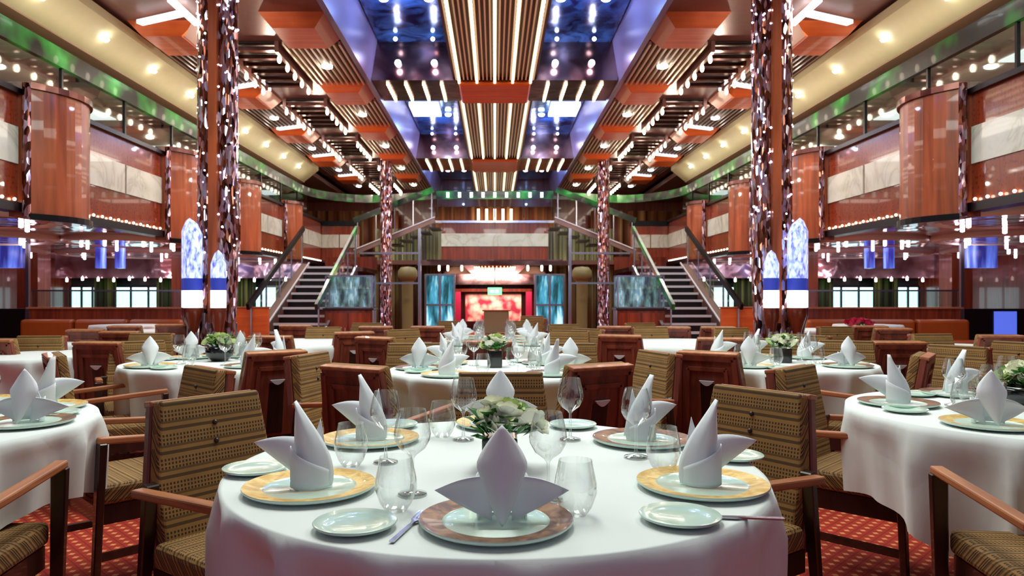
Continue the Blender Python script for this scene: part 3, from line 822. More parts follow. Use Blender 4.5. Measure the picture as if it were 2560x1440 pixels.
# big clustered columns
def big_column(s):
    x = s*3.27; t = empty('mosaic_column', (x, 8.5, 0)); z1 = 4.96
    for dx, dy, r in ((-.11, 0, .125), (.11, .0, .125), (0, .14, .13)):
        n = 20; prof = [(r*1.0, .0), (r*.95, .35), (r*.8, .9), (r, 1.4)]+[(r, 1.4+i*.3) for i in range(1, 12)]+[(r, z1)]
        MB().lathe(prof, n, (dx, dy, 0)).build('shaft', 'mosaic_copper', t, smooth=True)
    MB().box(-.05, .05, -.17, -.06, .9, z1).build('wood_strip', 'bay_wood', t)
    MB().lathe([(.34, 0), (.32, .12), (.25, .3), (.2, .32)], 24).build('base', 'burgundy_wood', t, smooth=True)
    for q, (dx, dy, zt, r) in enumerate(((s*.22, -.18, 2.05, .105), (-s*.11, -.27, 1.7, .085), (s*.34, 0.02, 2.1, .09))):
        dx = dx
        l = MB().lathe([(.03, .3), (.05, .8), (r, .98), (r, 1.08)], 14, (dx, dy, 0)).build('lamp_stem', 'burgundy_wood', t, smooth=True)
        MB().lathe([(r, 1.08), (r, 1.28)], 16, (dx, dy, 0)).build('white_diffuser', 'lamp_white', l, smooth=True)
        MB().lathe([(r, 1.28), (r*1.02, 1.42)], 16, (dx, dy, 0)).build('blue_collar', 'lamp_blue', l, smooth=True)
        MB().lathe([(r, 1.42), (r, zt-.12), (r*.5, zt), (.002, zt+.04)], 16, (dx, dy, 0)).build('frosted_tube', 'lamp_frost', l, smooth=True)
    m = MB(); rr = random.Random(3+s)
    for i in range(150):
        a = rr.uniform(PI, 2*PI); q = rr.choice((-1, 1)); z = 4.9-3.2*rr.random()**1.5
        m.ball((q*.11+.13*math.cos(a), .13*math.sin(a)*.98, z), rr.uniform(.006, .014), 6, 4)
    g = m.build('glitter_bulb', 'spot_blue', t); g['kind'] = 'stuff'  # glowing beads added as the glints of lights on the tiles
    m = MB()
    for i in range(34):
        a = rr.uniform(0, 2*PI); r0 = rr.uniform(.3, .42); hgt = rr.uniform(.45, .95)
        m.bar((r0*math.cos(a), r0*math.sin(a), .0), (r0*.9*math.cos(a), r0*.9*math.sin(a), hgt), .018, .018)
    g = m.build('glass_rod', 'steel', t); g['kind'] = 'stuff'
    tag(t, 'tall glittering copper mosaic column cluster with blue lamps, %s side' % SIDE[s], 'column', 'mosaic column clusters')
    # far thin columns
    t = empty('slim_mosaic_column', (s*2.9, 19.2, 0))
    MB().lathe([(.2, 0), (.16, .2), (.16, 4.96)], 16).build('shaft', 'mosaic_copper', t, smooth=True)
    MB().lathe([(.26, 0), (.24, .12), (.2, .2)], 16).build('base', 'burgundy_wood', t)
    tag(t, 'slim glittering mosaic column far back, %s of centre' % SIDE[s], 'column', 'slim far columns')
for s in (-1, 1): big_column(s)

# ------------------------------------------------------------------ chair
def make_chair():
    t = empty('dining_chair')
    T = Matrix.Translation((0, -.22, .40)) @ Matrix.Rotation(math.radians(9), 4, 'X') @ Matrix.Translation((0, 0, -.40))
    out = [(-.205, .36), (.205, .36), (.218, .62), (.184, .88), (-.184, .88), (-.218, .62)]
    MB().prism(out, -.035, 0).xf(T).build('back_shell', 'chair_wood', t, bevel=.006)
    cu = [(-.198, .42), (.198, .42), (.212, .62), (.181, .886), (-.181, .886), (-.212, .62)]
    b = MB().prism(cu, 0, .052).xf(T).build('back_cushion', 'chair_fabric', t, bevel=.012, seg=3)
    for z in (.795, .735):
        MB().ball((0, .053, z), .009, 10, 6).xf(T)  .build('button', 'chair_dark', b, smooth=True)
    # top lip and rear mouldings
    MB().box(-.186, .186, -.044, .004, .868, .889).xf(T).build('top_rail', 'chair_trim', t, bevel=.006, seg=2)
    m = MB()
    def fr(w0, w1, z0, z1, d, wd):
        m.bar((-w0, d, z0), (-w1, d, z1), .012, wd, up=(1, 0, 0)); m.bar((w0, d, z0), (w1, d, z1), .012, wd, up=(1, 0, 0))
        m.bar((-w1, d, z1), (w1, d, z1), .012, wd)
    fr(.195, .165, .38, .855, -.040, .03); fr(.14, .115, .38, .79, -.042, .022)
    m.xf(T).build('rear_moulding', 'chair_wood', t)
    m = MB().prism([(-.05, .38), (.05, .38), (.045, .70), (-.045, .70)], -.039, -.036).xf(T); m.build('rear_inset', 'chair_dark', t)
    hd = MB()
    hd.grid(lambda u, v: (-.045+.09*u, -.05, .72-.03*v*math.sin(PI*u)), 10, 2)
    hd.xf(T).build('pull_handle', 'bright_metal', t, solid=.012)
    # seat
    MB().box(-.235, .235, -.19, .27, .385, .465).build('seat', 'chair_fabric', t, bevel=.022, seg=3)
    MB().box(-.225, .225, -.2, .25, .31, .385).build('seat_frame', 'chair_dark', t)
    for q in (-1, 1):
        MB().bar((q*.262, -.225, .62), (q*.272, .265, .655), .042, .026).build('armrest', 'chair_trim', t, bevel=.006, seg=2)
        MB().bar((q*.272, .25, .645), (q*.25, .27, 0), .032, .05, up=(1, 0, 0), w2=.026, h2=.034).build('leg', 'chair_dark', t, bevel=.004)
        MB().bar((q*.225, -.215, .64), (q*.225, -.3, 0), .03, .045, up=(1, 0, 0), w2=.026, h2=.03).build('leg', 'chair_dark', t, bevel=.004)
        MB().bar((q*.235, -.27, .19), (q*.248, .255, .19), .02, .03).build('stretcher', 'chair_dark', t)
    return t
chair0 = make_chair(); used = [False]
CH = []
def chair(px, yt, fx, fy, label, group='dining armchairs', dy=0.0, xyz=None):
    """px,yt: the pixel of the middle of the back's top edge; f: facing direction on the floor"""
    if xyz: x, y = xyz
    else:
        y = 612.0/(yt-CY)+dy; x = (px-CX)/F_*y
    l = math.hypot(fx, fy); fx /= l; fy /= l
    back = .29
    ox, oy = x+fx*back, y+fy*back
    rz = math.atan2(fy, fx)-PI/2
    if not used[0]:
        c = chair0; c.location = (ox, oy, 0); c.rotation_euler = (0, 0, rz); used[0] = True
    else: c = dup(chair0, (ox, oy, 0), rz)
    tag(c, label, 'chair', group); CH.append((ox, oy)); return c
F1, F2 = 'striped tan fabric armchair', 'reddish wood backed armchair'
chair(512, 990, .8, -.6, F1+' turned toward the front table, left foreground')
chair(1905, 974, -.82, -.57, F1+' turned toward the front table, right foreground')
chair(1252, 932, 0, -1, F1+' facing the camera behind the front table')
chair(887, 915, .5, .86, F2+' between front table and second round table, left one')
chair(1497, 912, -.5, .86, F2+' between front table and second round table, right one')
chair(1771, 880, .6, .8, F2+' at the right middle round table, nearest the centre')
chair(690, 878, -.6, .8, F2+' at the left middle round table, nearest the centre')
chair(768, 885, .95, -.25, F1+' in profile at left of the second round table')
chair(1648, 880, -.95, -.3, F1+' in profile at right of the second round table')
chair(522, 920, -.7, -.7, F1+' turned toward the left edge table, behind it')
chair(1978, 918, .7, -.7, F1+' turned toward the right edge table, behind it')
chair(135, 886, .75, .55, F2+' behind the left edge table, turned right')
chair(2308, 886, -.75, .55, F2+' behind the right edge table, turned left')
chair(0, 0, -.12, 1, F1+' cut off at the lower left corner of the photo', xyz=(-1.66, 1.84))
chair(0, 0, .12, 1, F1+' cut off at the lower right corner of the photo', xyz=(1.64, 1.76))
chair(247, 855, .15, 1, F2+' with chrome pull, left of the left middle table')
chair(344, 853, .45, -.75, F1+' behind the left middle round table, its left side')
chair(590, 847, .1, -1, F1+' behind the left middle round table, half hidden by napkins')
chair(677, 840, .1, 1, F2+' just right of the left middle table, back to camera')
chair(2115, 852, -.35, -.8, F1+' behind the right middle round table, its right side')
chair(2246, 854, .05, 1, F2+' with dark panel, between right middle and right edge tables')
chair(1930, 847, -.1, -1, F1+' behind the right middle round table, beside the column')
chair(1802, 845, .1, 1, F2+' just left of the right middle table, back to camera')
chair(885, 830, -.4, .9, F2+' tapered, at the far left white table')
chair(938, 843, .5, .8, F2+' narrow, left behind the second round table')
chair(1035, 858, .1, -1, F1+' behind the second round table, left of the long table')
chair(1425, 858, -.1, -1, F1+' behind the second round table, right of the long table')
chair(1219, 852, 0, 1, F2+' at the near end of the long table')
chair(1550, 838, .35, .93, F2+' with rounded shoulders, at the far right white table')
chair(1005, 824, .5, -.6, F1+' left of the long table, turned to it')
chair(1425, 826, -.3, -.9, F1+' right of the long table, turned to camera')
chair(1470, 822, -.6, -.6, F1+' right of the long table, turned sideways behind another')
def far(lst, where):
    lst = sorted(lst); k = 0
    for (px, yt, kind) in lst:
        f = {'F': (.1, -1), 'W': (.05, 1), 'L': (-.8, -.5), 'R': (.8, -.5)}[kind]
        chair(px, yt, f[0], f[1], '%s in the %s rows, %s from the left' % (F2 if kind == 'W' else F1, where, ORD[k]), where+' chairs'); k += 1
far([(-22, 848, 'W'), (105, 840, 'F'), (215, 824, 'W'), (300, 829, 'W'), (380, 834, 'F'), (430, 811, 'W'), (312, 815, 'W')], 'far left')
far([(740, 813, 'W'), (810, 818, 'F'), (918, 808, 'F'), (940, 816, 'W'), (1070, 816, 'W')], 'left rear')
far([(1130, 803, 'F'), (1300, 803, 'F'), (1345, 795, 'L'), (1330, 790, 'F')], 'far centre')
far([(1535, 816, 'W'), (1625, 818, 'F'), (1682, 817, 'W'), (1600, 808, 'F'), (1825, 820, 'F'), (1795, 817, 'W'), (1410, 811, 'F')], 'right rear')
far([(2085, 817, 'F'), (2025, 838, 'L'), (2232, 821, 'W'), (2325, 835, 'F'), (2398, 865, 'L'), (2500, 838, 'W'), (2556, 856, 'L'), (2175, 815, 'W')], 'far right')

# ------------------------------------------------------------------ tables
TT = []
def cloth_mesh(r, drop, seed, n=144):
    rr = random.Random(seed); ph = [rr.uniform(0, 2*PI) for _ in range(6)]; rot = rr.uniform(0, PI/2)
    m = MB(); rings = []
    def fold(a):
        k = abs(math.sin(7*a+ph[0]+1.1*math.sin(2*a+ph[1])))
        return .5-1.5*(1-abs(1-k)**1.6)**.9*(.8+.35*math.sin(2*a+ph[4]))+.12*math.sin(17*a+ph[3])
    prof = [0.0, .3, .6, .85, .95, .985, 1.0]
    def ringpt(j, a):
        pass
    R = []
    for f in prof[1:]: R.append([(r*f*math.cos(2*PI*i/n), r*f*math.sin(2*PI*i/n), .76) for i in range(n)])
    hem = 14
    for j in range(1, hem+1):
        t = j/hem; ring = []
        for i in range(n):
            a = 2*PI*i/n; q = abs(math.sin(2*(a+rot)))**3
            d = drop*(1+.42*q)
            fo = fold(a)
            amp = .085*min(1, t*3.5)*(1+.3*q)
            corner = .016*(1-(1-min(1, t*7))**2)
            rad = r+corner-.035*t+amp*fo*t**.35
            z = .76-d*t+.012*(1-min(1, t*6))**2*0
            ring.append((rad*math.cos(a), rad*math.sin(a), z))
        R.append(ring)
    m.v.append((0, 0, .76))
    for ring in R: m.v += ring
    for i in range(n): m.f.append((0, 1+i, 1+(i+1) % n))
    for k in range(len(R)-1):
        for i in range(n):
            a0 = 1+k*n; a1 = 1+(k+1)*n; i2 = (i+1) % n
            m.f.append((a0+i, a1+i, a1+i2, a0+i2))
    return m
def round_table(x, y, r, drop, phrase, seed):
    t = empty('round_table', (x, y, 0))
    MB().lathe([(.001, .72), (r-.02, .72), (r-.01, .735), (r-.02, .752), (.001, .752)], 48).build('tabletop', 'chair_dark', t)
    MB().lathe([(.05, .06), (.045, .4), (.07, .72)], 16).build('pedestal', 'black_metal', t, smooth=True)
    MB().lathe([(.28, 0), (.27, .03), (.06, .07)], 24).build('foot', 'black_metal', t)
    tag(t, 'round dining table hidden under white cloth, %s' % phrase, 'table', 'round dining tables')
    o = cloth_mesh(r, drop, seed).build('tablecloth', 'cloth', smooth=True, loc=(x, y, 0))
    tag(o, 'white tablecloth with soft folds draping the %s' % phrase, 'tablecloth', 'white tablecloths')
TABS = [
 (0, 1.95, .70, .36, 'front round table', 12), (-2.2, 2.55, .70, .26, 'left edge table', 5), (2.15, 2.82, .70, .34, 'right edge table', 3),
 (-1.9, 4.95, .62, .32, 'left middle round table', 8), (1.95, 4.95, .62, .32, 'right middle round table', 9), (0, 4.5, .66, .32, 'second round table behind the front one', 2),
 (-1.95, 7.1, .66, .4, 'far left white table', 21), (1.8, 7.05, .72, .4, 'far right white table', 22), (-3.5, 5.6, .5, .36, 'outer left small table', 23),
 (-4.5, 7.2, .55, .4, 'outer left rear table', 24), (4.15, 6.4, .6, .4, 'outer right table', 25), (-4.4, 9.6, .5, .36, 'table before the left banquettes', 26),
 (4.6, 9.7, .55, .36, 'table before the right banquettes', 27), (-4.2, 8.3, .38, .34, 'small table left of left column', 28),
 (-5.8, 11.3, .5, .34, 'far table by the left banquette end', 29), (5.9, 11.4, .5, .34, 'far table by the right banquette end', 30)]
for a in TABS: round_table(*a)
# long table
t = empty('long_table', (0, 7.3, 0))
MB().box(-.53, .53, -.9, .95, .72, .752).build('tabletop', 'chair_dark', t)
for sx in (-1, 1):
    for sy in (-1, 1): MB().bar((sx*.42, sy*.75, .72), (sx*.42, sy*.75, 0), .05, .05).build('leg', 'black_metal', t)
tag(t, 'long rectangular dining table down the middle of the room', 'table')
m = MB()
def rect_ring(hx, hy, z, wob):
    pts = []
    per = []
    N = 30
    for i in range(N): per.append((-hx+2*hx*i/N, -hy))
    for i in range(N): per.append((hx, -hy+2*hy*i/N))
    for i in range(N): per.append((hx-2*hx*i/N, hy))
    for i in range(N): per.append((-hx, hy-2*hy*i/N))
    return [(x*(1+wob*math.sin(i*.9)), y*(1+wob*.6*math.sin(i*.9)), z) for i, (x, y) in enumerate(per)]
R = [rect_ring(.54, .93, .76, 0), rect_ring(.56, .95, .73, .002), rect_ring(.58, .97, .6, .015), rect_ring(.6, 1.0, .42, .03)]
for ring in R: m.v += ring
n = len(R[0])
for k in range(3):
    for i in range(n): m.f.append((k*n+i, k*n+(i+1) % n, (k+1)*n+(i+1) % n, (k+1)*n+i))
m.f.append(tuple(range(n)))
o = m.build('tablecloth', 'cloth', loc=(0, 7.32, 0)); tag(o, 'white tablecloth on the long central table', 'tablecloth', 'white tablecloths')

# ------------------------------------------------------------------ tableware
def make_charger(mat, nm):
    t = empty('charger_plate')
    MB().lathe([(.001, 0), (.1, 0), (.148, .008), (.155, .014), (.1535, .017)], 56).build('underside', 'celadon', t, smooth=True)
    MB().lathe([(.1535, .017), (.146, .0165), (.108, .0105)], 56).build('rim', mat, t, smooth=True)
    MB().lathe([(.108, .0105), (.102, .007), (.001, .007)], 56).build('well', 'celadon', t, smooth=True)
    return t
ch_gold = make_charger('gold_rim', 'gold'); ch_cop = make_charger('copper_rim', 'copper')
def make_bread():
    return MB().lathe([(.001, .001), (.05, .001), (.078, .009), (.083, .014), (.081, .016), (.06, .009), (.045, .006), (.001, .006)], 44).build('bread_plate', 'celadon', smooth=True)
bread0 = make_bread()
def make_napkin():
    m = MB()
    def w(v):
        return .051*(v/.58)**.8 if v < .58 else .051*(max(0, 1-((v-.58)/.42)**1.35))
    def leaf(u, v):
        a = (u-.5)*2; x = a*w(v); return (x, -.055+.045*v+.026*a*a*min(1, w(v)/.04)-.01*math.sin(PI*v), .001+v*.19)
    m.grid(leaf, 10, 18)
    t = empty('folded_napkin')
    m.build('front_leaf', 'napkin', t, smooth=True, solid=.003)
    def cuff(u, v):
        a = PI*(-.12+1.24*u); return (.05*math.cos(a)*(1+.06*v), .012+.042*math.sin(a), .001+.075*v+.012*v*math.sin(3*a))
    MB().grid(cuff, 18, 4).build('base_fold', 'napkin', t, smooth=True, solid=.003)
    for q in (-1, 1):
        def wing(u, v):
            x = q*(.02+(.118*u)); z = (.001+.05*u)+(1-u)*v*.09+.01*math.sin(PI*u)*v; y = -.015+.04*u*u+.012*math.sin(PI*v)*(1-u)
            return (x, y, z)
        MB().grid(wing, 10, 6).build('side_wing', 'napkin', t, smooth=True, solid=.0025)
    def back(u, v):
        a = (u-.5)*2; ww = .045*(1-v)**.7; return (a*ww, .03-.02*v, .05+v*.115)
    MB().grid(back, 8, 10).build('rear_leaf', 'napkin', t, smooth=True, solid=.003)
    return t
nap0 = make_napkin()
def make_sail(q):
    """tall peaked fold with a wrapped cuff and one side wing (q mirrors it)"""
    t = empty('folded_napkin')
    def sail(u, v):
        w0 = -.034-.012*v*(1-v); w1 = .05+.018*math.sin(PI*min(1, v*1.1))*(1-v)-.085*v**1.6
        x = w0+(w1-w0)*u; return (q*x, .004-.028*math.sin(PI*u)+.012*v, .001+.2*v)
    MB().grid(sail, 10, 14).build('front_leaf', 'napkin', t, smooth=True, solid=.003)
    def cuff(u, v):
        a = -PI*.06-PI*.88*u; top = .035+.06*u
        return (q*(-.046*math.cos(a)*(-1)*1.0), .012+.05*math.sin(a)*(1-.12*v), .001+top*v)
    MB().grid(cuff, 16, 5).build('base_fold', 'napkin', t, smooth=True, solid=.003)
    def wing(u, v):
        x = -.02-.12*u; z = .012+.085*u+(1-u)*v*.1+.008*math.sin(PI*u)*v
        return (q*x, .02+.03*u-.02*math.sin(PI*v)*(1-u), z)
    MB().grid(wing, 10, 6).build('side_wing', 'napkin', t, smooth=True, solid=.0025)
    def back(u, v):
        x = -.03+.075*u*(1-v)+.05*v; return (q*x, .04-.01*v, .005+.15*v)
    MB().grid(back, 6, 8).build('rear_leaf', 'napkin', t, smooth=True, solid=.003)
    return t
sailL = make_sail(1); sailR = make_sail(-1)

def lathe_obj(name, prof, n=28): return MB().lathe(prof, n).build(name, 'clear_glass', smooth=True)
wine0 = lathe_obj('wine_glass', [(.001, .002), (.034, .002), (.033, .005), (.006, .012), (.0042, .03), (.004, .085), (.01, .093), (.03, .108), (.041, .128), (.043, .142), (.039, .165), (.031, .198)])
tumb0 = lathe_obj('stemless_glass', [(.001, .003), (.022, .003), (.034, .02), (.0445, .05), (.044, .07), (.038, .1), (.0345, .118), ])
def make_fork():
    t = empty('fork')
    m = MB().bar((0, -.08, .004), (0, .03, .006), .01, .003, w2=.006).bar((0, .03, .006), (0, .05, .006), .006, .003, w2=.022)
    for i in range(4): m.bar((-.009+i*.006, .05, .006), (-.009+i*.006, .095, .01), .003, .002)
    o = m.build('fork', 'steel'); bpy.data.objects.remove(t); return o
fork0 = make_fork()
def knife_o():
    o = MB().bar((0, -.09, .004), (0, 0, .004), .013, .004, w2=.01).bar((0, 0, .004), (0, .11, .004), .018, .0015, w2=.008).build('table_knife', 'steel'); return o
knife0 = knife_o()
PROTO = {'n': nap0, 'L': sailL, 'R': sailR, 'g': ch_gold, 'c': ch_cop, 'b': bread0, 'w': wine0, 't': tumb0, 'f': fork0, 'k': knife0}
first = {k: True for k in PROTO}
def put(k, x, y, z, rz, label, cat, group):
    if first[k]:
        o = PROTO[k]; o.location = (x, y, z); o.rotation_euler = (0, 0, rz); first[k] = False
    else: o = dup(PROTO[k], (x, y, z), rz)
    tag(o, label, cat, group); return o
ZT = .7605
def sector(a):
    names = ['right', 'back right', 'back', 'back left', 'left', 'front left', 'front', 'front right']
    return names[int(round(a/(PI/4))) % 8]
def at(px, py, z=ZT):
    y = (H-z)*F_/(py-CY); return ((px-CX)/F_*y, y)
# front table, placed one by one
T1 = 'front round table'
seats = [((1240, 1312), 'c', 'front', 0.0), ((775, 1226), 'g', 'front left', .1), ((1755, 1219), 'g', 'front right', -.1), ((925, 1104), 'g', 'back left', -.1), ((1605, 1105), 'c', 'back right', .2), ((1250, 1064), 'g', 'back', 0.1)]
for (p, kk, w, rz) in seats:
    x, y = at(*p)
    put(kk, x, y, ZT, random.uniform(0, 6), '%s rimmed charger plate at the %s place, %s' % ('gold' if kk == 'g' else 'brown', w, T1), 'plate', 'charger plates')
    kn = {'front left': 'L', 'back left': 'L', 'front right': 'R', 'back right': 'R'}.get(w, 'n')
    o = put(kn, x+(.012 if w == 'front' else 0), y+(.01 if w in ('front',) else .0), ZT+.009, rz, 'white standing folded napkin on the %s charger, %s' % (w, T1), 'napkin', 'folded napkins')
for i, (p, w) in enumerate((((888, 1320), 'front left edge, beside the fork'), ((1700, 1302), 'front right'), ((638, 1180), 'left edge'), ((1833, 1147), 'right edge'), ((985, 1068), 'back left'), ((1432, 1068), 'back right'))):
    x, y = at(*p); put('b', x, y, ZT, 0, 'pale green bread plate on the front table, %s' % w, 'plate', 'bread plates')
for i, (x, y, w) in enumerate(((-.10, 2.29, 'left of the flowers, behind'), (.24, 2.29, 'right behind the flowers'), (.12, 1.62, 'just right of the front napkin'), (-.19, 1.66, 'left of the front napkin'), (-.30, 1.98, 'before the back left napkin'), (.40, 2.04, 'before the back right napkin'))):
    put('w', x, y, ZT, 0, 'clear stemmed wine glass on the front table, %s' % w, 'glass', 'wine glasses')
for i, (x, y, w) in enumerate(((-.21, 1.53, 'left of the front charger'), (.168, 1.5, 'right of the front charger'), (.44, 1.88, 'beside the front right napkin'), (-.385, 1.93, 'behind the front left charger'), (-.17, 2.33, 'at the back left'), (.02, 2.35, 'close behind the flowers'))):
    put('t', x, y, ZT, 0, 'clear stemless glass on the front table, %s' % w, 'glass', 'stemless glasses')
x, y = at(1018, 1325); put('f', x, y, ZT, -.25, 'small steel fork beside the front charger plate', 'fork', 'table forks')
x, y = at(1822, 1298); put('k', x+.02, y, ZT, 1.45, 'steel knife right of the front right bread plate', 'knife', 'table knives')
# other tables
def settings(x0, y0, rad, angs, phrase, kinds='wt', nk=None, alt=0, bp=True):
    for i, a in enumerate(angs):
        a = math.radians(a); w = sector(a)
        x, y = x0+rad*math.cos(a), y0+rad*math.sin(a)
        kk = 'g' if (i+alt) % 2 == 0 else 'c'
        put(kk, x, y, ZT, a, '%s rimmed charger plate at the %s place, %s' % ('gold' if kk == 'g' else 'brown', w, phrase), 'plate', 'charger plates')
        put(nk[i] if nk else random.choice('nLR'), x, y, ZT+.009, random.uniform(-.15, .15) if nk else random.uniform(-.6, .6), 'white standing folded napkin on the %s charger, %s' % (w, phrase), 'napkin', 'folded napkins')
        if bp:
            b = a+math.asin(min(.95, .13/rad)*.99)*1.5; put('b', x0+(rad+.03)*math.cos(b), y0+(rad+.03)*math.sin(b), ZT, 0, 'pale bread plate beside the %s place, %s' % (w, phrase), 'plate', 'bread plates')
        c = a-.25
        if 'w' in kinds: put('w', x0+(rad-.2)*math.cos(c), y0+(rad-.2)*math.sin(c), ZT, 0, 'stemmed wine glass at the %s place, %s' % (w, phrase), 'glass', 'wine glasses')
        c = a+.35
        if 't' in kinds: put('t', x0+(rad-.2)*math.cos(c), y0+(rad-.2)*math.sin(c), ZT, 0, 'stemless glass at the %s place, %s' % (w, phrase), 'glass', 'stemless glasses')
settings(-2.2, 2.55, .53, [46, 2, 90, -50], 'left edge table', nk='RnLR')
settings(2.15, 2.82, .5, [155, 215, 92, -80], 'right edge table', alt=1, nk='LnRL')
settings(-1.9, 4.95, .45, [225, 315, 135, 45, 90], 'left middle table')
settings(1.95, 4.95, .45, [225, 315, 135, 45, 90], 'right middle table')
settings(0, 4.5, .47, [180, 235, 315, 0, 45, 135], 'second round table', alt=1)
for s in (-1, 1):
    for j in range(4):
        x = s*.36; y = 6.62+j*.46; w = '%s place on the %s of the long table' % (ORD[j], SIDE[s])
        put('g', x, y, ZT, 0, 'gold rimmed charger plate, %s' % w, 'plate', 'charger plates')
        put(random.choice('nLR'), x, y, ZT+.009, random.uniform(-.7, .7), 'white folded napkin, %s' % w, 'napkin', 'folded napkins')
        put('w', x-s*.2, y+.08, ZT, 0, 'stemmed wine glass, %s' % w, 'glass', 'wine glasses')
        put('t', x-s*.21, y-.08, ZT, 0, 'stemless glass, %s' % w, 'glass', 'stemless glasses')

# ------------------------------------------------------------------ flowers
def rose_mesh():
    m = MB(); rr = random.Random(1)
    for L, (n, r, h, tilt) in enumerate(((3, .010, .026, .1), (4, .017, .026, .35), (5, .025, .023, .7), (6, .031, .017, 1.1))):
        for i in range(n):
            a0 = 2*PI*i/n+L*.7; wd = 2*PI/n*.75
            def pt(u, v, a0=a0, wd=wd, r=r, h=h, tilt=tilt):
                a = a0+(u-.5)*wd*1.5; rad = r*(.45+.55*math.sin(v*PI*.55))*(1+.22*tilt*v*v); z = -.012+h*1.3*v-.35*h*(2*u-1)**2*v-tilt*.006*v
                return (rad*math.cos(a), rad*math.sin(a), z)
            m.grid(pt, 5, 4)
    return m
def leaves(n, R, z0, z1, sz, seed):
    rr = random.Random(seed); m = MB()
    for i in range(n):
        a = rr.uniform(0, 2*PI); r = R*math.sqrt(rr.uniform(.1, 1)); z = rr.uniform(z0, z1)
        c = Vector((r*math.cos(a), r*math.sin(a), z)); d = Vector((math.cos(a), math.sin(a), rr.uniform(.1, 1.2))).normalized()
        sd = d.cross(Vector((0, 0, 1))).normalized()*sz*.32; l = sz*rr.uniform(.7, 1.2)
        up = Vector((0, 0, .15*sz))
        m.add([c, c+d*l*.5-sd+up, c+d*l, c+d*l*.5+sd+up], [(0, 1, 2, 3)])
    return m
rose_me = None
def flowers(x, y, label, n, R, zv, vase='cube', petal='petal', seed=0, z=ZT, sc=1.0, dx=0.0):
    global rose_me
    rr = random.Random(seed)
    t = empty('flower_arrangement', (x, y, z))
    if vase == 'cube': MB().box(-.047, .047, -.047, .047, 0, zv).build('vase', 'black_glaze', t, bevel=.006, seg=2)
    elif vase == 'bowl': MB().lathe([(.001, 0), (.05, 0), (.09, .04), (.1, zv), (.092, zv), (.08, .05), (.001, .04)], 28).build('vase', 'black_glaze', t, smooth=True)
    else: MB().lathe([(.001, 0), (.04, 0), (.045, zv), (.04, zv), (.036, .01)], 24).build('vase', 'clear_glass', t, smooth=True)
    leaves(60, R*.8, zv-.01, zv+.06, .05, seed).build('foliage', 'leaf', t)
    pts = []
    for i in range(n):
        g = i*2.39996; q = math.sqrt((i+.5)/n); r = R*q
        pts.append((r*math.cos(g)+dx*q, r*math.sin(g), zv+.03+.055*(1-q*q)+rr.uniform(-.006, .006), q, g))
    for i, (px, py, pz, q, g) in enumerate(pts):
        key = petal if i % 3 else ('petal_green' if petal == 'petal' else petal)
        if key not in ROSE: ROSE[key] = rose_mesh().build('rose', key, t, smooth=True); o = ROSE[key]
        else: o = ROSE[key].copy(); COL.objects.link(o); o.parent = t
        o.location = (px, py, pz); o.rotation_euler = (-math.sin(g)*q*.8, math.cos(g)*q*.8, rr.uniform(0, 6)); o.scale = (sc, sc, sc)
    tag(t, label, 'flowers', 'table flowers')
ROSE = {}
flowers(.013, 1.93, 'white and green roses in a black cube vase on the front table', 9, .082, .085, 'cube', seed=1, sc=1.12, dx=.03)
flowers(0, 4.62, 'white roses in a small dark vase on the second round table', 10, .07, .11, 'cube', seed=2)
flowers(-1.93, 5.05, 'pale green flowers in a round black bowl, left middle table', 14, .09, .1, 'bowl', 'petal_green', seed=3)
flowers(1.98, 4.95, 'pale flowers in dark glass vase, right middle table', 12, .09, .1, 'cube', seed=4, sc=1.1)
flowers(2.17, 2.94, 'pale yellow green roses at the right edge of the photo', 12, .085, .09, 'bowl', 'petal', seed=5, sc=1.1)
flowers(4.4, 8.7, 'crimson flowers on the table before the right banquettes', 14, .14, .12, 'bowl', 'red_petal', seed=6, sc=1.5, z=.72)
t = empty('round_table', (4.4, 8.7, 0))
MB().lathe([(.001, .69), (.4, .69), (.4, .72), (.001, .72)], 32).build('tabletop', 'cloth', t); MB().lathe([(.2, 0), (.04, .05), (.04, .69)], 16).build('pedestal', 'black_metal', t)
tag(t, 'small round table with white top under crimson flowers', 'table', 'round dining tables')
for s in (-1, 1):
    t = MB().lathe([(.001, 0), (.03, 0), (.03, .12), (.012, .17), (.012, .22)], 12).build('bottle', 'clear_glass', smooth=True, loc=(s*2.3, 9.0, .93))
    bpy.data.objects.remove(t)

# ------------------------------------------------------------------ lights
def area(x, y, z, sx, sy, power, col, rot=(0, 0, 0), name='ceiling_lamp'):
    l = bpy.data.lights.new(name, 'AREA'); l.shape = 'RECTANGLE'; l.size = sx; l.size_y = sy; l.energy = power; l.color = col
    o = bpy.data.objects.new(name, l); COL.objects.link(o); o.location = (x, y, z); o.rotation_euler = rot; return o
def spot(x, y, z, power, col, ang=110, r=.08, rot=(0, 0, 0)):
    l = bpy.data.lights.new('spot', 'SPOT'); l.energy = power; l.color = col; l.spot_size = math.radians(ang); l.spot_blend = .6; l.shadow_soft_size = r
    o = bpy.data.objects.new('ceiling_spot', l); COL.objects.link(o); o.location = (x, y, z); o.rotation_euler = rot; return o
WW = (1, .93, .84); CW = (.90, 1.0, .93)
def point(x, y, z, power, col, r=.04):
    l = bpy.data.lights.new('bulb_lamp', 'POINT'); l.energy = power; l.color = col; l.shadow_soft_size = r
    o = bpy.data.objects.new('bulb_lamp', l); COL.objects.link(o); o.location = (x, y, z); return o
area(0, 4.1, 4.8, 1.2, 3.8, 170, CW)
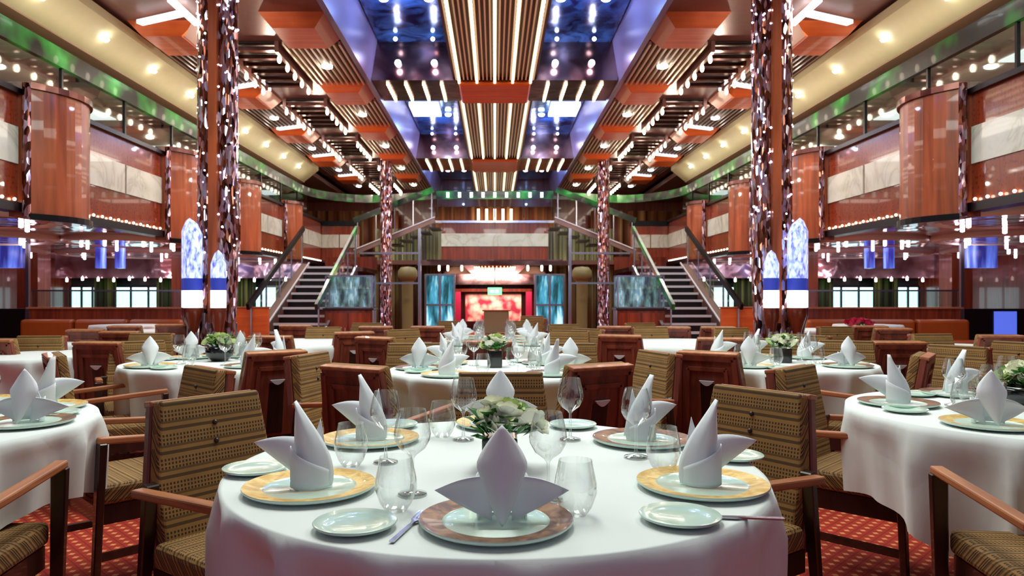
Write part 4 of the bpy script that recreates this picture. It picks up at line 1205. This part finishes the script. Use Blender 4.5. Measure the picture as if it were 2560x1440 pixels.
for s in (-1, 1):
    area(s*2.7, 4.8, 4.8, .9, 3.6, 100, CW)
    for y in (11.5, 14.6, 17.7, 20.8): spot(s*2.7, y, 4.78, 130, WW, 130)
    for y in (8.0, 9.2, 12.3, 15.4): spot(s*4.55, y+2.3, 4.78, 90, WW, 130)
    for y in (8.5, 11.6, 14.65, 17.7, 20.8): point(s*3.6, y, 4.45, 26, (1, .8, .62))
    for y in (7.4, 10.4, 15.2, 17.6, 23): point(s*1.35, y, 5.15, 30, (.3, .5, 1))  # added blue fill that tints the mirrored channels
    for y in (12.1, 19.1):
        for x in (1.03, 1.65): point(s*x, y, 5.1, 6, (.75, .7, 1))
    area(s*5.1, 13, 4.35, .2, 14, 22, (1, .9, .72), (0, PI+s*.35, 0), 'cove_lamp')  # added unseen uplight that brightens the ceiling
    area(s*7.6, 12, 4.6, 1.5, 14, 150, (1, .88, .78))
    area(s*7.6, 11.5, 2.2, 1.2, 9, 70, (.9, .84, 1.0))  # this and the next: added fill for bluish bounce under the galleries
    area(s*8, 18.5, 2.2, 4, 3, 60, (.85, .8, 1.0))
    for (x, y) in ((6.4, 16), (9, 14), (11.2, 18), (8.4, 20.3)): point(s*x, y, 1.95, 12, (1, .7, .8))
    area(s*4.2, 14, 4.85, .3, 14, 90, (1, .9, .8), (0, s*.6, 0), 'wash_lamp')
for y in (15.5, 18.3): area(0, y, 4.82, 1.2, 2, 60, WW)
area(0, 24.5, 4.5, 6, 2, 120, (1, .85, .7))
area(0, 23.6, 2.0, 2.4, .8, 110, (1, .9, .86), (math.radians(28), 0, 0))  # added fill aimed at the mural to brighten it
spot(0, 17, 4.8, 320, WW, 60, rot=(math.radians(52), 0, 0))
w = bpy.data.worlds.new('world'); sc.world = w; w.use_nodes = True
w.node_tree.nodes['Background'].inputs[0].default_value = (.70, .64, .95, 1); w.node_tree.nodes['Background'].inputs[1].default_value = .26

# ------------------------------------------------------------------ camera
cam = bpy.data.cameras.new('camera'); co = bpy.data.objects.new('camera', cam); COL.objects.link(co)
co.location = (0, 0, H); co.rotation_euler = (PI/2, 0, 0)
cam.sensor_width = 36; cam.sensor_fit = 'HORIZONTAL'; cam.lens = 36*F_/2560
cam.shift_x = (1280-CX)/2560; cam.shift_y = (CY-720)/2560
cam.dof.use_dof = True; cam.dof.focus_distance = 2.2; cam.dof.aperture_fstop = 7.0
cam.clip_start = .05; cam.clip_end = 100
sc.camera = co
sc.view_settings.view_transform = 'Standard'; sc.view_settings.look = 'None'; sc.view_settings.gamma = 1; sc.view_settings.exposure = 0.0
sc.view_settings.use_curve_mapping = False
sc.cycles.use_denoising = True
sc.cycles.max_bounces = 7; sc.cycles.glossy_bounces = 4; sc.cycles.diffuse_bounces = 3; sc.cycles.transparent_max_bounces = 14
sc.cycles.sample_clamp_indirect = 6; sc.cycles.caustics_reflective = False; sc.cycles.caustics_refractive = False
for k, v in LABELS.items():
    if v > 1: print('DUP LABEL', v, k)

for i in range(len(CH)):
    for j in range(i):
        if math.hypot(CH[i][0]-CH[j][0], CH[i][1]-CH[j][1]) < .42: print('CLOSE CHAIRS', j, i, CH[j], CH[i])
